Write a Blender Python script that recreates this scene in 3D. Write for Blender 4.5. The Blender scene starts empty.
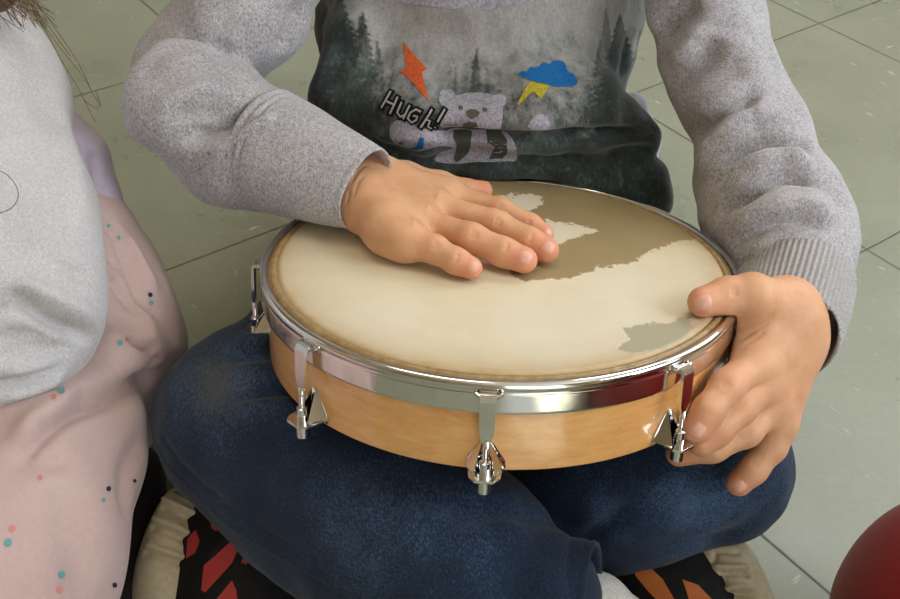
import bpy, bmesh, math, random
import numpy as np
from mathutils import Vector, Matrix, noise
from mathutils.bvhtree import BVHTree
from mathutils.geometry import delaunay_2d_cdt

random.seed(4)
SC = bpy.context.scene
COL = SC.collection
# ------------------------------------------------------------------ camera
FPX = 1139.0
CF = np.array([0.0, 0.77040065, -0.63756006])
CR = np.array([0.99952888, 0.01956811, 0.02364527])
CU = np.array([-0.03069218, 0.6372597, 0.7700377])
CC = np.array([0.0, 0.0, 0.57271])

def ray(px, py):
    return CF + CR * (px - 450) / FPX - CU * (py - 299.5) / FPX

def P(px, py, dep):
    return CC + ray(px, py) * dep

def Pz(px, py, z):
    d = ray(px, py)
    return CC + d * ((z - CC[2]) / d[2])

def proj(V):
    d = V - CC
    z = d @ CF
    return 450 + FPX * (d @ CR) / z, 299.5 - FPX * (d @ CU) / z

cd = bpy.data.cameras.new('camera')
cam = bpy.data.objects.new('camera', cd)
COL.objects.link(cam)
M = Matrix.Identity(4)
for i in range(3):
    M[i][0] = CR[i]; M[i][1] = CU[i]; M[i][2] = -CF[i]; M[i][3] = CC[i]
cam.matrix_world = M
cd.sensor_width = 36.0
cd.lens = FPX / 900 * 36.0
cd.clip_start = 0.01
SC.camera = cam

# drum frame
DC = np.array([0.0266467, 0.49505195, 0.1920434])
DN = np.array([-0.00062188, 0.21740911, 0.97608037]); DN /= np.linalg.norm(DN)
DX = np.array([1.0, 0, 0]); DX -= DN * (DX @ DN); DX /= np.linalg.norm(DX)
DY = np.cross(DN, DX)

def D(px, py, h=0.0):
    """point seen at this pixel, h metres above the drum head"""
    d = ray(px, py)
    t = ((DC + DN * h - CC) @ DN) / (d @ DN)
    return CC + d * t

def depth(p):
    return float((np.asarray(p) - CC) @ CF)

# ------------------------------------------------------------------ materials
def mat(name):
    m = bpy.data.materials.new(name)
    m.use_nodes = True
    nt = m.node_tree
    return m, nt, nt.nodes['Principled BSDF']

def N(nt, kind, **kw):
    n = nt.nodes.new(kind)
    for k, v in kw.items():
        if k == 'ins':
            for a, b in v.items():
                n.inputs[a].default_value = b
        else:
            setattr(n, k, v)
    return n

def srgb(r, g, b):
    f = lambda c: ((c / 255 + .055) / 1.055) ** 2.4 if c > 10 else c / 255 / 12.92
    return (f(r), f(g), f(b), 1)

def ramp(nt, fac, stops, interp='LINEAR'):
    r = nt.nodes.new('ShaderNodeValToRGB')
    r.color_ramp.interpolation = interp
    e = r.color_ramp.elements
    while len(e) < len(stops):
        e.new(0.5)
    for i, (p, c) in enumerate(stops):
        e[i].position = p
        e[i].color = c if len(c) == 4 else (*c, 1)
    nt.links.new(fac, r.inputs[0])
    return r

def mix(nt, fac, a, b, blend='MIX'):
    m = nt.nodes.new('ShaderNodeMix')
    m.data_type = 'RGBA'; m.blend_type = blend
    for s, v in ((m.inputs[0], fac), (m.inputs[6], a), (m.inputs[7], b)):
        if isinstance(v, (int, float, tuple)):
            s.default_value = v
        else:
            nt.links.new(v, s)
    return m.outputs[2]

def math_(nt, op, a, b=None, c=None):
    m = nt.nodes.new('ShaderNodeMath'); m.operation = op
    for i, v in enumerate((a, b, c)):
        if v is None: continue
        if isinstance(v, (int, float)): m.inputs[i].default_value = v
        else: nt.links.new(v, m.inputs[i])
    return m.outputs[0]

def coords(nt, scale=(1, 1, 1), rot=(0, 0, 0), loc=(0, 0, 0)):
    tc = nt.nodes.new('ShaderNodeTexCoord')
    mp = nt.nodes.new('ShaderNodeMapping')
    mp.inputs['Scale'].default_value = scale
    mp.inputs['Rotation'].default_value = rot
    mp.inputs['Location'].default_value = loc
    nt.links.new(tc.outputs['Object'], mp.inputs[0])
    return mp.outputs[0]

def noi(nt, vec, scale, detail=2.0, rough=.5, dist=0.0):
    n = nt.nodes.new('ShaderNodeTexNoise')
    n.inputs['Scale'].default_value = scale
    n.inputs['Detail'].default_value = detail
    n.inputs['Roughness'].default_value = rough
    n.inputs['Distortion'].default_value = dist
    nt.links.new(vec, n.inputs['Vector'])
    return n.outputs['Fac']

def bump(nt, b, h, strength, dist):
    n = nt.nodes.new('ShaderNodeBump')
    n.inputs['Strength'].default_value = strength
    n.inputs['Distance'].default_value = dist
    nt.links.new(h, n.inputs['Height'])
    nt.links.new(n.outputs[0], b.inputs['Normal'])

def heather(name, lo, hi, scale=(1500, 1500, 520), bs=.45, sheen=.3, rough=.95):
    """melange jersey: long flecks of dark and light yarn"""
    m, nt, b = mat(name)
    v = coords(nt, (1, 1, 1), (.5, .3, .2))
    n1 = noi(nt, coords(nt, scale, (.3, .5, .2)), 1.0, 2)
    n2 = noi(nt, v, 480, 3)
    n3 = noi(nt, v, 30, 2)
    f = math_(nt, 'ADD', math_(nt, 'MULTIPLY', n1, .6), math_(nt, 'ADD', math_(nt, 'MULTIPLY', n2, .3), math_(nt, 'MULTIPLY', n3, .15)))
    r = ramp(nt, f, [(.36, lo), (.68, hi)])
    nt.links.new(r.outputs[0], b.inputs['Base Color'])
    b.inputs['Roughness'].default_value = rough
    b.inputs['Sheen Weight'].default_value = sheen
    b.inputs['Sheen Roughness'].default_value = .5
    b.inputs['Specular IOR Level'].default_value = .15
    bump(nt, b, f, bs, .0009)
    return m

def plain(name, col, rough=.5, metal=0.0, spec=.5):
    m, nt, b = mat(name)
    b.inputs['Base Color'].default_value = col
    b.inputs['Roughness'].default_value = rough
    b.inputs['Metallic'].default_value = metal
    b.inputs['Specular IOR Level'].default_value = spec
    return m

# ------------------------------------------------------------------ mesh helpers
def link(name, me, m=None, parent=None, smooth=True):
    o = bpy.data.objects.new(name, me)
    COL.objects.link(o)
    if m is not None:
        for mm in (m if isinstance(m, (list, tuple)) else [m]):
            me.materials.append(mm)
    if smooth:
        me.polygons.foreach_set('use_smooth', [True] * len(me.polygons))
    if parent is not None:
        o.parent = parent
        o.matrix_parent_inverse = parent.matrix_world.inverted()
    me.update()
    return o

def from_np(name, V, Fq, m=None, parent=None, smooth=True):
    me = bpy.data.meshes.new(name)
    V = np.asarray(V, dtype=np.float32); Fq = np.asarray(Fq, dtype=np.int32)
    me.vertices.add(len(V)); me.vertices.foreach_set('co', V.ravel())
    k = Fq.shape[1]
    me.loops.add(Fq.size); me.loops.foreach_set('vertex_index', Fq.ravel())
    me.polygons.add(len(Fq)); me.polygons.foreach_set('loop_start', np.arange(0, Fq.size, k, dtype=np.int32))
    me.update(calc_edges=True); me.validate()
    return link(name, me, m, parent, smooth)

def from_bm(name, bm, m=None, parent=None, smooth=True):
    bmesh.ops.recalc_face_normals(bm, faces=bm.faces[:])
    me = bpy.data.meshes.new(name); bm.to_mesh(me); bm.free()
    return link(name, me, m, parent, smooth)

def tag(o, label=None, cat=None, group=None, kind=None):
    if label: o['label'] = label
    if cat: o['category'] = cat
    if group: o['group'] = group
    if kind: o['kind'] = kind
    return o

def empty(name, loc, label=None, cat=None):
    o = bpy.data.objects.new(name, None); COL.objects.link(o)
    o.location = loc; o.empty_display_size = .05
    bpy.context.view_layer.update()
    return tag(o, label, cat)

# ------------------------------------------------------------------ implicit surfaces
def cap(a, b, ra, rb=None):
    a = np.asarray(a, np.float32); b = np.asarray(b, np.float32); rb = ra if rb is None else rb
    ba = b - a; l2 = float(ba @ ba) + 1e-12
    def f(p):
        pa = p - a
        h = np.clip((pa @ ba) / l2, 0, 1)
        q = pa - h[:, None] * ba
        return np.sqrt((q * q).sum(1)) - (ra + (rb - ra) * h)
    return f

def ell(c, r, rot=None):
    c = np.asarray(c, np.float32); r = np.asarray(r, np.float32)
    def f(p):
        q = p - c
        if rot is not None: q = q @ np.asarray(rot, np.float32)
        k0 = np.sqrt(((q / r) ** 2).sum(1)); k1 = np.sqrt(((q / (r * r)) ** 2).sum(1)) + 1e-9
        return k0 * (k0 - 1) / k1
    return f

def chain(pts, k=None):
    """pts: list of (point, radius)"""
    fs = [cap(pts[i][0], pts[i + 1][0], pts[i][1], pts[i + 1][1]) for i in range(len(pts) - 1)]
    return union(fs, k or .001)

def smin(a, b, k):
    h = np.maximum(k - np.abs(a - b), 0) / k
    return np.minimum(a, b) - h * h * k * .25

def union(fs, k):
    def f(p):
        d = fs[0](p)
        for g in fs[1:]:
            d = smin(d, g(p), k)
        return d
    return f

def cut(f, g, k):
    return lambda p: -smin(-f(p), g(p), k)

def nets(f, lo, hi, vox, sm=2):
    lo = np.asarray(lo, float); hi = np.asarray(hi, float)
    B = 12
    n = (np.ceil((hi - lo) / vox / B).astype(int)) * B
    g = np.full(n, 1.0, np.float32)
    nb = n // B
    ib = np.stack(np.meshgrid(*[np.arange(k) for k in nb], indexing='ij'), -1).reshape(-1, 3)
    cen = (lo + (ib * B + B / 2) * vox).astype(np.float32)
    dc = f(cen)
    off = np.stack(np.meshgrid(*[np.arange(B)] * 3, indexing='ij'), -1).reshape(-1, 3)
    lim = B * vox * .87 * 1.35 + vox
    for q, d in zip(ib, dc):
        s = tuple(slice(a * B, a * B + B) for a in q)
        if abs(d) > lim:
            g[s] = 1.0 if d > 0 else -1.0
            continue
        p = (lo + (q * B + off) * vox).astype(np.float32)
        g[s] = f(p).reshape(B, B, B)
    ins = g < 0
    c = np.zeros(np.array(g.shape) - 1, np.int8)
    for dx in (0, 1):
        for dy in (0, 1):
            for dz in (0, 1):
                c += ins[dx:c.shape[0] + dx, dy:c.shape[1] + dy, dz:c.shape[2] + dz]
    act = (c > 0) & (c < 8)
    idx = np.full(c.shape, -1, np.int64)
    A = np.argwhere(act)
    idx[act] = np.arange(len(A))
    acc = np.zeros((len(A), 3)); cnt = np.zeros(len(A))
    for ax in range(3):
        o1 = [0, 1, 2]; o1.remove(ax)
        for u in (0, 1):
            for v in (0, 1):
                e = np.zeros(3, int); e[o1[0]] = u; e[o1[1]] = v
                e2 = e.copy(); e2[ax] = 1
                a = A + e; b = A + e2
                ga = g[a[:, 0], a[:, 1], a[:, 2]]; gb = g[b[:, 0], b[:, 1], b[:, 2]]
                x = (ga < 0) != (gb < 0)
                t = np.where(x, ga / np.where(x, ga - gb, 1), 0)
                pos = a.astype(float); pos[:, ax] += t
                acc[x] += pos[x]; cnt[x] += 1
    V = lo + acc / cnt[:, None] * vox
    F = []
    for ax in range(3):
        sl = [slice(1, -1)] * 3; sl[ax] = slice(0, -1)
        s2 = [slice(1, -1)] * 3; s2[ax] = slice(1, None)
        x = ins[tuple(sl)] != ins[tuple(s2)]
        E = np.argwhere(x) + np.array([0 if i == ax else 1 for i in range(3)])
        o1 = [(ax + 1) % 3, (ax + 2) % 3]
        q = []
        for u, v in ((1, 1), (0, 1), (0, 0), (1, 0)):
            d = np.zeros(3, int); d[o1[0]] = u; d[o1[1]] = v
            w = E - d
            q.append(idx[w[:, 0], w[:, 1], w[:, 2]])
        q = np.stack(q, 1)
        flip = ~ins[E[:, 0], E[:, 1], E[:, 2]]
        q[flip] = q[flip][:, ::-1]
        F.append(q)
    F = np.concatenate(F)
    F = F[(F >= 0).all(1)]
    for _ in range(sm):
        V = lap(V, F, .5)
    return V, F

def lap(V, F, w):
    s = np.zeros_like(V); c = np.zeros(len(V))
    k = F.shape[1]
    for i in range(k):
        a = F[:, i]; b = F[:, (i + 1) % k]
        for j in range(3):
            s[:, j] += np.bincount(a, V[b, j], len(V)) + np.bincount(b, V[a, j], len(V))
        c += np.bincount(a, minlength=len(V)) + np.bincount(b, minlength=len(V))
    c[c == 0] = 1
    return V * (1 - w) + s / c[:, None] * w

def normals(V, F):
    a, b, c, d = (V[F[:, i]] for i in range(4))
    n = np.cross(c - a, d - b)
    s = np.zeros_like(V)
    for i in range(4):
        for j in range(3):
            s[:, j] += np.bincount(F[:, i], n[:, j], len(V))
    return s / (np.linalg.norm(s, axis=1, keepdims=True) + 1e-12)

def merge(parts):
    Vs, Fs, o = [], [], 0
    for V, F in parts:
        Vs.append(V); Fs.append(F + o); o += len(V)
    return np.concatenate(Vs), np.concatenate(Fs)

def cast(bvh, px, py):
    r = bvh.ray_cast(Vector(CC), Vector(ray(px, py)).normalized())
    return r

def smooth_line(pts, n=6):
    """Catmull-Rom"""
    pts = [np.asarray(p, float) for p in pts]
    if len(pts) < 3: 
        return [pts[0] + (pts[-1] - pts[0]) * t for t in np.linspace(0, 1, n + 1)]
    q = [2 * pts[0] - pts[1]] + pts + [2 * pts[-1] - pts[-2]]
    out = []
    for i in range(1, len(q) - 2):
        for t in np.linspace(0, 1, n, endpoint=False):
            a, b, c, d = q[i - 1:i + 3]
            out.append(.5 * ((2 * b) + (-a + c) * t + (2 * a - 5 * b + 4 * c - d) * t * t + (-a + 3 * b - 3 * c + d) * t ** 3))
    out.append(pts[-1])
    return out

def polydist(V, L):
    best = np.full(len(V), 1e9); par = np.zeros(len(V))
    n = len(L) - 1
    for i in range(n):
        a, b = L[i], L[i + 1]
        ba = b - a; l2 = ba @ ba + 1e-12
        h = np.clip(((V - a) @ ba) / l2, 0, 1)
        d = np.linalg.norm(V - a - h[:, None] * ba, axis=1)
        m = d < best
        best[m] = d[m]; par[m] = (i + h[m]) / n
    return best, par

def strokes(V, F, S):
    """press (amp<0) or raise (amp>0) folds into cloth along lines drawn where they lie on the surface.
    S: (pixel points, width m, amp m[, taper])"""
    bvh = BVHTree.FromPolygons(V.tolist(), F.tolist())
    lines = []
    for s in S:
        L = []
        for q in smooth_line([np.array(p, float) for p in s[0]], 5):
            r = cast(bvh, q[0], q[1])
            if r[0] is not None: L.append(np.array(r[0]))
        lines.append(L)
    Nn = normals(V, F)
    for s, L in zip(S, lines):
        if len(L) < 2: continue
        w, amp = s[1], s[2]
        lo = np.min(L, 0) - w * 3; hi = np.max(L, 0) + w * 3
        m = ((V > lo) & (V < hi)).all(1)
        if not m.any(): continue
        d, t = polydist(V[m], L)
        tp = np.ones_like(t) if len(s) > 3 and s[3] else np.clip(np.minimum(t, 1 - t) * 4 + .12, 0, 1)
        V[m] += Nn[m] * (amp * tp * np.exp(-(d / w) ** 2))[:, None]
    return V

def cloth_noise(V, F, scale, amp, seed=0):
    Nn = normals(V, F)
    d = np.array([noise.noise(Vector((v[0] * scale + seed, v[1] * scale, v[2] * scale))) for v in V])
    return V + Nn * (d * amp)[:, None]

# ------------------------------------------------------------------ generic solids
def sweep(pts, rad, seg=12, closed=False, capped=True, flat=None, up=None):
    """tube through pts; rad scalar or list; flat=(a,b) elliptical factors"""
    pts = [Vector(p) for p in pts]; n = len(pts)
    rad = [rad] * n if isinstance(rad, (int, float)) else rad
    bm = bmesh.new(); rings = []
    prev = None
    for i, p in enumerate(pts):
        if closed: t = pts[(i + 1) % n] - pts[i - 1]
        else: t = pts[min(i + 1, n - 1)] - pts[max(i - 1, 0)]
        t.normalize()
        if up is not None: u = Vector(up)
        elif prev is not None: u = prev
        else: u = Vector((0, 0, 1)) if abs(t.z) < .9 else Vector((1, 0, 0))
        s = t.cross(u).normalized(); u = s.cross(t).normalized(); prev = u
        fa, fb = flat or (1, 1)
        rings.append([bm.verts.new(p + (s * math.cos(a) * fa + u * math.sin(a) * fb) * rad[i]) for a in [2 * math.pi * k / seg for k in range(seg)]])
    m = n if closed else n - 1
    for i in range(m):
        a, b = rings[i], rings[(i + 1) % n]
        for k in range(seg):
            bm.faces.new((a[k], a[(k + 1) % seg], b[(k + 1) % seg], b[k]))
    if capped and not closed:
        bm.faces.new(rings[0]); bm.faces.new(rings[-1])
    return bm

def lathe(prof, seg=160, frame=None, closed=True):
    """prof: (r, h) list revolved about the drum axis"""
    bm = bmesh.new(); o, ex, ey, ez = frame
    rings = []
    for k in range(seg):
        a = 2 * math.pi * k / seg
        e = ex * math.cos(a) + ey * math.sin(a)
        rings.append([bm.verts.new(Vector(o + e * r + ez * h)) for r, h in prof])
    n = len(prof)
    for k in range(seg):
        a, b = rings[k], rings[(k + 1) % seg]
        for i in range(n if closed else n - 1):
            j = (i + 1) % n
            bm.faces.new((a[i], b[i], b[j], a[j]))
    return bm

def prism(poly, frame, th, bev=0):
    """poly in local (u,v); extruded th along w.  frame=(o,u,v,w)"""
    o, u, v, w = [np.asarray(q, float) for q in frame]
    bm = bmesh.new()
    a = [bm.verts.new(Vector(o + u * x + v * y)) for x, y in poly]
    b = [bm.verts.new(Vector(o + u * x + v * y + w * th)) for x, y in poly]
    bm.faces.new(a); bm.faces.new(b[::-1])
    n = len(poly)
    for i in range(n):
        bm.faces.new((a[i], a[(i + 1) % n], b[(i + 1) % n], b[i]))
    if bev:
        bmesh.ops.recalc_face_normals(bm, faces=bm.faces[:])
        bmesh.ops.bevel(bm, geom=bm.edges[:], offset=bev, segments=2, affect='EDGES', clamp_overlap=True)
    return bm

def bjoin(*bms):
    out = bms[0]
    for b in bms[1:]:
        me = bpy.data.meshes.new('t'); b.to_mesh(me); b.free(); out.from_mesh(me); bpy.data.meshes.remove(me)
    return out

def box(lo, hi):
    bm = bmesh.new()
    r = bmesh.ops.create_cube(bm, size=1.0)
    for v in bm.verts:
        v.co = Vector([(lo[i] + hi[i]) / 2 + v.co[i] * (hi[i] - lo[i]) for i in range(3)])
    return bm

# ------------------------------------------------------------------ room
GA = 0.650119680
OU, OV, TS = 1.45429179, 1.32864285, 0.305

def floor_mat():
    m, nt, b = mat('vinyl_tile')
    L = nt.links.new
    tc = N(nt, 'ShaderNodeTexCoord'); sp = N(nt, 'ShaderNodeSeparateXYZ'); L(tc.outputs['Object'], sp.inputs[0])
    c, s = math.cos(GA) / TS, math.sin(GA) / TS
    u = math_(nt, 'SUBTRACT', math_(nt, 'ADD', math_(nt, 'MULTIPLY', sp.outputs[0], c), math_(nt, 'MULTIPLY', sp.outputs[1], s)), OU)
    v = math_(nt, 'SUBTRACT', math_(nt, 'ADD', math_(nt, 'MULTIPLY', sp.outputs[0], -s), math_(nt, 'MULTIPLY', sp.outputs[1], c)), OV)
    def seam(x):
        f = math_(nt, 'FRACT', x)
        return math_(nt, 'MINIMUM', f, math_(nt, 'SUBTRACT', 1, f))
    d = math_(nt, 'MINIMUM', seam(u), seam(v))
    edge_n = noi(nt, coords(nt), 60, 3)
    dd = math_(nt, 'ADD', d, math_(nt, 'MULTIPLY', math_(nt, 'SUBTRACT', edge_n, .5), .0015))
    sm = ramp(nt, dd, [(0, (1, 1, 1)), (.0024, (1, 1, 1)), (.0042, (0, 0, 0))])
    # checkerboard turn of the grain
    fu = math_(nt, 'FLOOR', u); fv = math_(nt, 'FLOOR', v)
    par = math_(nt, 'PINGPONG', math_(nt, 'ADD', math_(nt, 'ADD', fu, fv), 40), 1)
    cmb = N(nt, 'ShaderNodeCombineXYZ'); L(u, cmb.inputs[0]); L(v, cmb.inputs[1])
    def streaks(sx, sy, seed):
        mp = N(nt, 'ShaderNodeMapping'); L(cmb.outputs[0], mp.inputs[0])
        mp.inputs['Scale'].default_value = (sx, sy, 1); mp.inputs['Location'].default_value = (seed, seed * .7, seed)
        mp.inputs['Rotation'].default_value = (0, 0, .12)
        return noi(nt, mp.outputs[0], 1, 1.5, .5)
    def pair(k, seed):
        a = streaks(k * .22, k, seed); b2 = streaks(k, k * .22, seed)
        mx = N(nt, 'ShaderNodeMix'); L(par, mx.inputs[0]); L(a, mx.inputs[2]); L(b2, mx.inputs[3])
        return mx.outputs[0]
    w = ramp(nt, pair(62, 3.1), [(.70, (0, 0, 0)), (.78, (1, 1, 1))])
    dk = ramp(nt, pair(48, 17.3), [(.74, (0, 0, 0)), (.85, (1, 1, 1))])
    n = noi(nt, coords(nt), 9, 4, .6)
    n2 = noi(nt, coords(nt), 160, 3, .6)
    base = ramp(nt, math_(nt, 'ADD', math_(nt, 'MULTIPLY', n, .7), math_(nt, 'MULTIPLY', n2, .3)),
                [(.3, srgb(137, 142, 124)), (.7, srgb(154, 158, 140))])
    tint = ramp(nt, math_(nt, 'FRACT', math_(nt, 'MULTIPLY', math_(nt, 'ADD', math_(nt, 'MULTIPLY', fu, 1.37), math_(nt, 'MULTIPLY', fv, 2.71)), .37)),
                [(0, (.94, .95, .94)), (1, (1.0, 1.0, 1.0))])
    col = mix(nt, 1.0, base.outputs[0], tint.outputs[0], 'MULTIPLY')
    col = mix(nt, math_(nt, 'MULTIPLY', w.outputs[0], .75), col, srgb(206, 205, 180))
    col = mix(nt, math_(nt, 'MULTIPLY', dk.outputs[0], .14), col, srgb(95, 98, 78))
    col = mix(nt, math_(nt, 'MULTIPLY', sm.outputs[0], .97), col, srgb(34, 31, 24))
    L(col, b.inputs['Base Color'])
    rr = ramp(nt, n, [(.3, (.24, .24, .24)), (.7, (.40, .40, .40))])
    L(rr.outputs[0], b.inputs['Roughness'])
    b.inputs['Specular IOR Level'].default_value = .38
    hh = math_(nt, 'ADD', math_(nt, 'MULTIPLY', sm.outputs[0], -1), math_(nt, 'MULTIPLY', n2, .12))
    bump(nt, b, hh, .5, .0006)
    return m

XL, XR, YF, YB, ZC = -2.4, 1.9, -2.0, 3.6, 2.7
wall_m, nt, b = mat('wall_paint')
b.inputs['Base Color'].default_value = srgb(168, 148, 118); b.inputs['Roughness'].default_value = .9
bump(nt, b, noi(nt, coords(nt), 120, 3), .2, .001)
ceil_m = plain('ceiling_tile', srgb(226, 222, 212), .95)
frame_m = plain('window_frame_paint', srgb(232, 232, 228), .5)

fm = bmesh.new()
vs = [fm.verts.new(p) for p in ((XL, YF, 0), (XR, YF, 0), (XR, YB, 0), (XL, YB, 0), (XL, YF, -.05), (XR, YF, -.05), (XR, YB, -.05), (XL, YB, -.05))]
for q in ((0, 1, 2, 3), (7, 6, 5, 4), (0, 4, 5, 1), (1, 5, 6, 2), (2, 6, 7, 3), (3, 7, 4, 0)):
    fm.faces.new([vs[i] for i in q])
tag(from_bm('floor', fm, floor_mat(), smooth=False), 'greenish grey vinyl tile floor with thin dark seams', kind='structure')
tag(from_bm('ceiling', box((XL, YF, ZC), (XR, YB, ZC + .05)), ceil_m, smooth=False), kind='structure')

def wall_open(name, fixed, axis, lo, hi, th, openings):
    """wall slab with rectangular openings. axis: along which the wall runs (0 x, 1 y)"""
    bms = []
    cuts = sorted(openings)
    def blk(a, b2, z0, z1):
        if b2 - a < 1e-4 or z1 - z0 < 1e-4: return
        l = [0, 0, z0]; h = [0, 0, z1]
        l[axis], h[axis] = a, b2
        l[1 - axis], h[1 - axis] = min(fixed, fixed + th), max(fixed, fixed + th)
        bms.append(box(l, h))
    x = lo
    for a, b2, z0, z1 in cuts:
        blk(x, a, 0, ZC); blk(a, b2, 0, z0); blk(a, b2, z1, ZC); x = b2
    blk(x, hi, 0, ZC)
    return tag(from_bm(name, bjoin(*bms), wall_m, smooth=False), kind='structure')

WR = [(-.9, .5, .85, 2.35), (1.2, 2.9, .85, 2.35)]
WF = [(.1, 1.5, .12, 2.35)]
wall_open('wall_right', XR, 1, YF, YB, .15, WR)
wall_open('wall_left', XL, 1, YF, YB, -.15, [])
wall_open('wall_front', YF, 0, XL - .15, XR + .15, -.15, WF)
wall_open('wall_back', YB, 0, XL - .15, XR + .15, .15, [])
glass_m, nt, b = mat('window_glass')
b.inputs['Transmission Weight'].default_value = 1; b.inputs['Roughness'].default_value = 0; b.inputs['IOR'].default_value = 1.1

def window(n, axis, fixed, a, b2, z0, z1):
    bms = []
    t = .05
    def blk(p0, p1, q0, q1):
        l = [0, 0, q0]; h = [0, 0, q1]; l[axis], h[axis] = p0, p1
        l[1 - axis], h[1 - axis] = fixed - .03, fixed + .03
        bms.append(box(l, h))
    blk(a, a + t, z0, z1); blk(b2 - t, b2, z0, z1); blk(a + t, b2 - t, z0, z0 + t); blk(a + t, b2 - t, z1 - t, z1)
    blk((a + b2) / 2 - t / 2, (a + b2) / 2 + t / 2, z0 + t, z1 - t)
    return tag(from_bm('window_%d' % n, bjoin(*bms), frame_m, smooth=False), kind='structure')

window(1, 1, XR + .08, *WR[0]); window(2, 1, XR + .08, *WR[1]); window(3, 0, YF - .08, *WF[0])

def area(name, loc, direction, sx, sy, power, color):
    ld = bpy.data.lights.new(name, 'AREA'); ld.shape = 'RECTANGLE'; ld.size = sx; ld.size_y = sy
    ld.energy = power; ld.color = color
    o = bpy.data.objects.new(name, ld); COL.objects.link(o)
    o.location = loc; o.rotation_euler = Vector(direction).to_track_quat('-Z', 'Y').to_euler()
    return o
area('window_daylight', (XR + .2, -.2, 1.6), (-1, 0, -.25), 1.3, 1.45, 56, (.84, .92, 1))
area('window_daylight', (XR + .2, 2.05, 1.6), (-1, -.4, -.25), 1.6, 1.45, 34, (.80, .89, 1))
area('window_daylight', (.8, YF - .2, 1.24), (0, 1, -.1), 1.3, 2.1, 22, (.92, .95, 1))
area('ceiling_fill_light', (-.6, .9, ZC - .05), (0, 0, -1), 1.2, .6, 12, (1, .84, .66))
area('ceiling_fill_light', (1.25, 2.75, ZC - .05), (0, 0, -1), 1.0, 1.3, 30, (1, .97, .92))  # added light with no fixture, its reflection whitens the floor at lower right
sd = bpy.data.lights.new('sun', 'SUN'); sd.energy = 24.0; sd.angle = .02; sd.color = (1, .94, .84)
so = bpy.data.objects.new('sun', sd); COL.objects.link(so); so.location = (.8, -4, 4)
so.rotation_euler = Vector((.02, math.cos(math.radians(49)), -math.sin(math.radians(49)))).to_track_quat('-Z', 'Y').to_euler()

W = bpy.data.worlds.new('world'); SC.world = W; W.use_nodes = True
bg = W.node_tree.nodes['Background']; bg.inputs[0].default_value = (.75, .85, 1, 1); bg.inputs[1].default_value = .4
SC.view_settings.view_transform = 'Standard'; SC.view_settings.look = 'None'
SC.view_settings.exposure = -.04; SC.view_settings.gamma = 1
SC.view_settings.use_curve_mapping = False

# ------------------------------------------------------------------ hand drum
chrome, nt, b = mat('chrome')
b.inputs['Metallic'].default_value = 1; b.inputs['Base Color'].default_value = (.80, .79, .77, 1); b.inputs['Roughness'].default_value = .09
bump(nt, b, noi(nt, coords(nt), 90, 2), .06, .0006)
wood, nt, b = mat('lacquered_beech')
L = nt.links.new
tc = coords(nt)
sp = N(nt, 'ShaderNodeSeparateXYZ'); nt.links.new(tc, sp.inputs[0])
ang = math_(nt, 'ARCTAN2', math_(nt, 'SUBTRACT', sp.outputs[1], 0), sp.outputs[0])
cb = N(nt, 'ShaderNodeCombineXYZ'); L(math_(nt, 'MULTIPLY', ang, 5), cb.inputs[0]); L(math_(nt, 'MULTIPLY', sp.outputs[2], 160), cb.inputs[1])
g = noi(nt, cb.outputs[0], 1.4, 4, .6, .6)
cb2 = N(nt, 'ShaderNodeCombineXYZ'); L(math_(nt, 'MULTIPLY', ang, 26), cb2.inputs[0]); L(math_(nt, 'MULTIPLY', sp.outputs[2], 900), cb2.inputs[1])
g2 = noi(nt, cb2.outputs[0], 1.0, 1, .5)
wc = ramp(nt, g, [(.3, srgb(226, 160, 88)), (.72, srgb(240, 188, 120))])
fl = ramp(nt, g2, [(.70, (0, 0, 0)), (.80, (1, 1, 1))])
col = mix(nt, math_(nt, 'MULTIPLY', fl.outputs[0], .4), wc.outputs[0], srgb(160, 104, 55))
L(col, b.inputs['Base Color'])
b.inputs['Roughness'].default_value = .32; b.inputs['Coat Weight'].default_value = 1; b.inputs['Coat Roughness'].default_value = .12; b.inputs['Coat IOR'].default_value = 1.65

drum = empty('frame_drum', Vector(DC - DN * .05), 'round wooden hand drum with chrome hoop and worn cream skin held on crossed legs', 'drum')
drum.rotation_euler = Matrix([[DX[i], DY[i], DN[i]] for i in range(3)]).to_euler()
bpy.context.view_layer.update()
LF = (np.zeros(3) + np.array([0, 0, .05]), np.array([1., 0, 0]), np.array([0, 1., 0]), np.array([0, 0, 1.]))  # local frame, z=0 at drum head

def dpart(name, bm, m, parent=None, smooth=True):
    bmesh.ops.recalc_face_normals(bm, faces=bm.faces[:])
    me = bpy.data.meshes.new(name); bm.to_mesh(me); bm.free()
    o = bpy.data.objects.new(name, me); COL.objects.link(o); me.materials.append(m)
    if smooth: me.polygons.foreach_set('use_smooth', [True] * len(me.polygons))
    o.parent = parent or drum
    return o

def autosmooth(o, ang=35):
    me = o.data
    bm = bmesh.new(); bm.from_mesh(me)
    for e in bm.edges:
        if len(e.link_faces) == 2 and e.calc_face_angle(0) > math.radians(ang): e.smooth = False
    bm.to_mesh(me); bm.free()

o = dpart('wooden_shell', lathe([(.1262, -.0495), (.1268, -.0488), (.1268, -.004), (.1262, -.0025), (.1195, -.0018), (.1190, -.004), (.1190, -.0488), (.1196, -.0495)], 220, LF), wood); autosmooth(o, 30)
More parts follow.
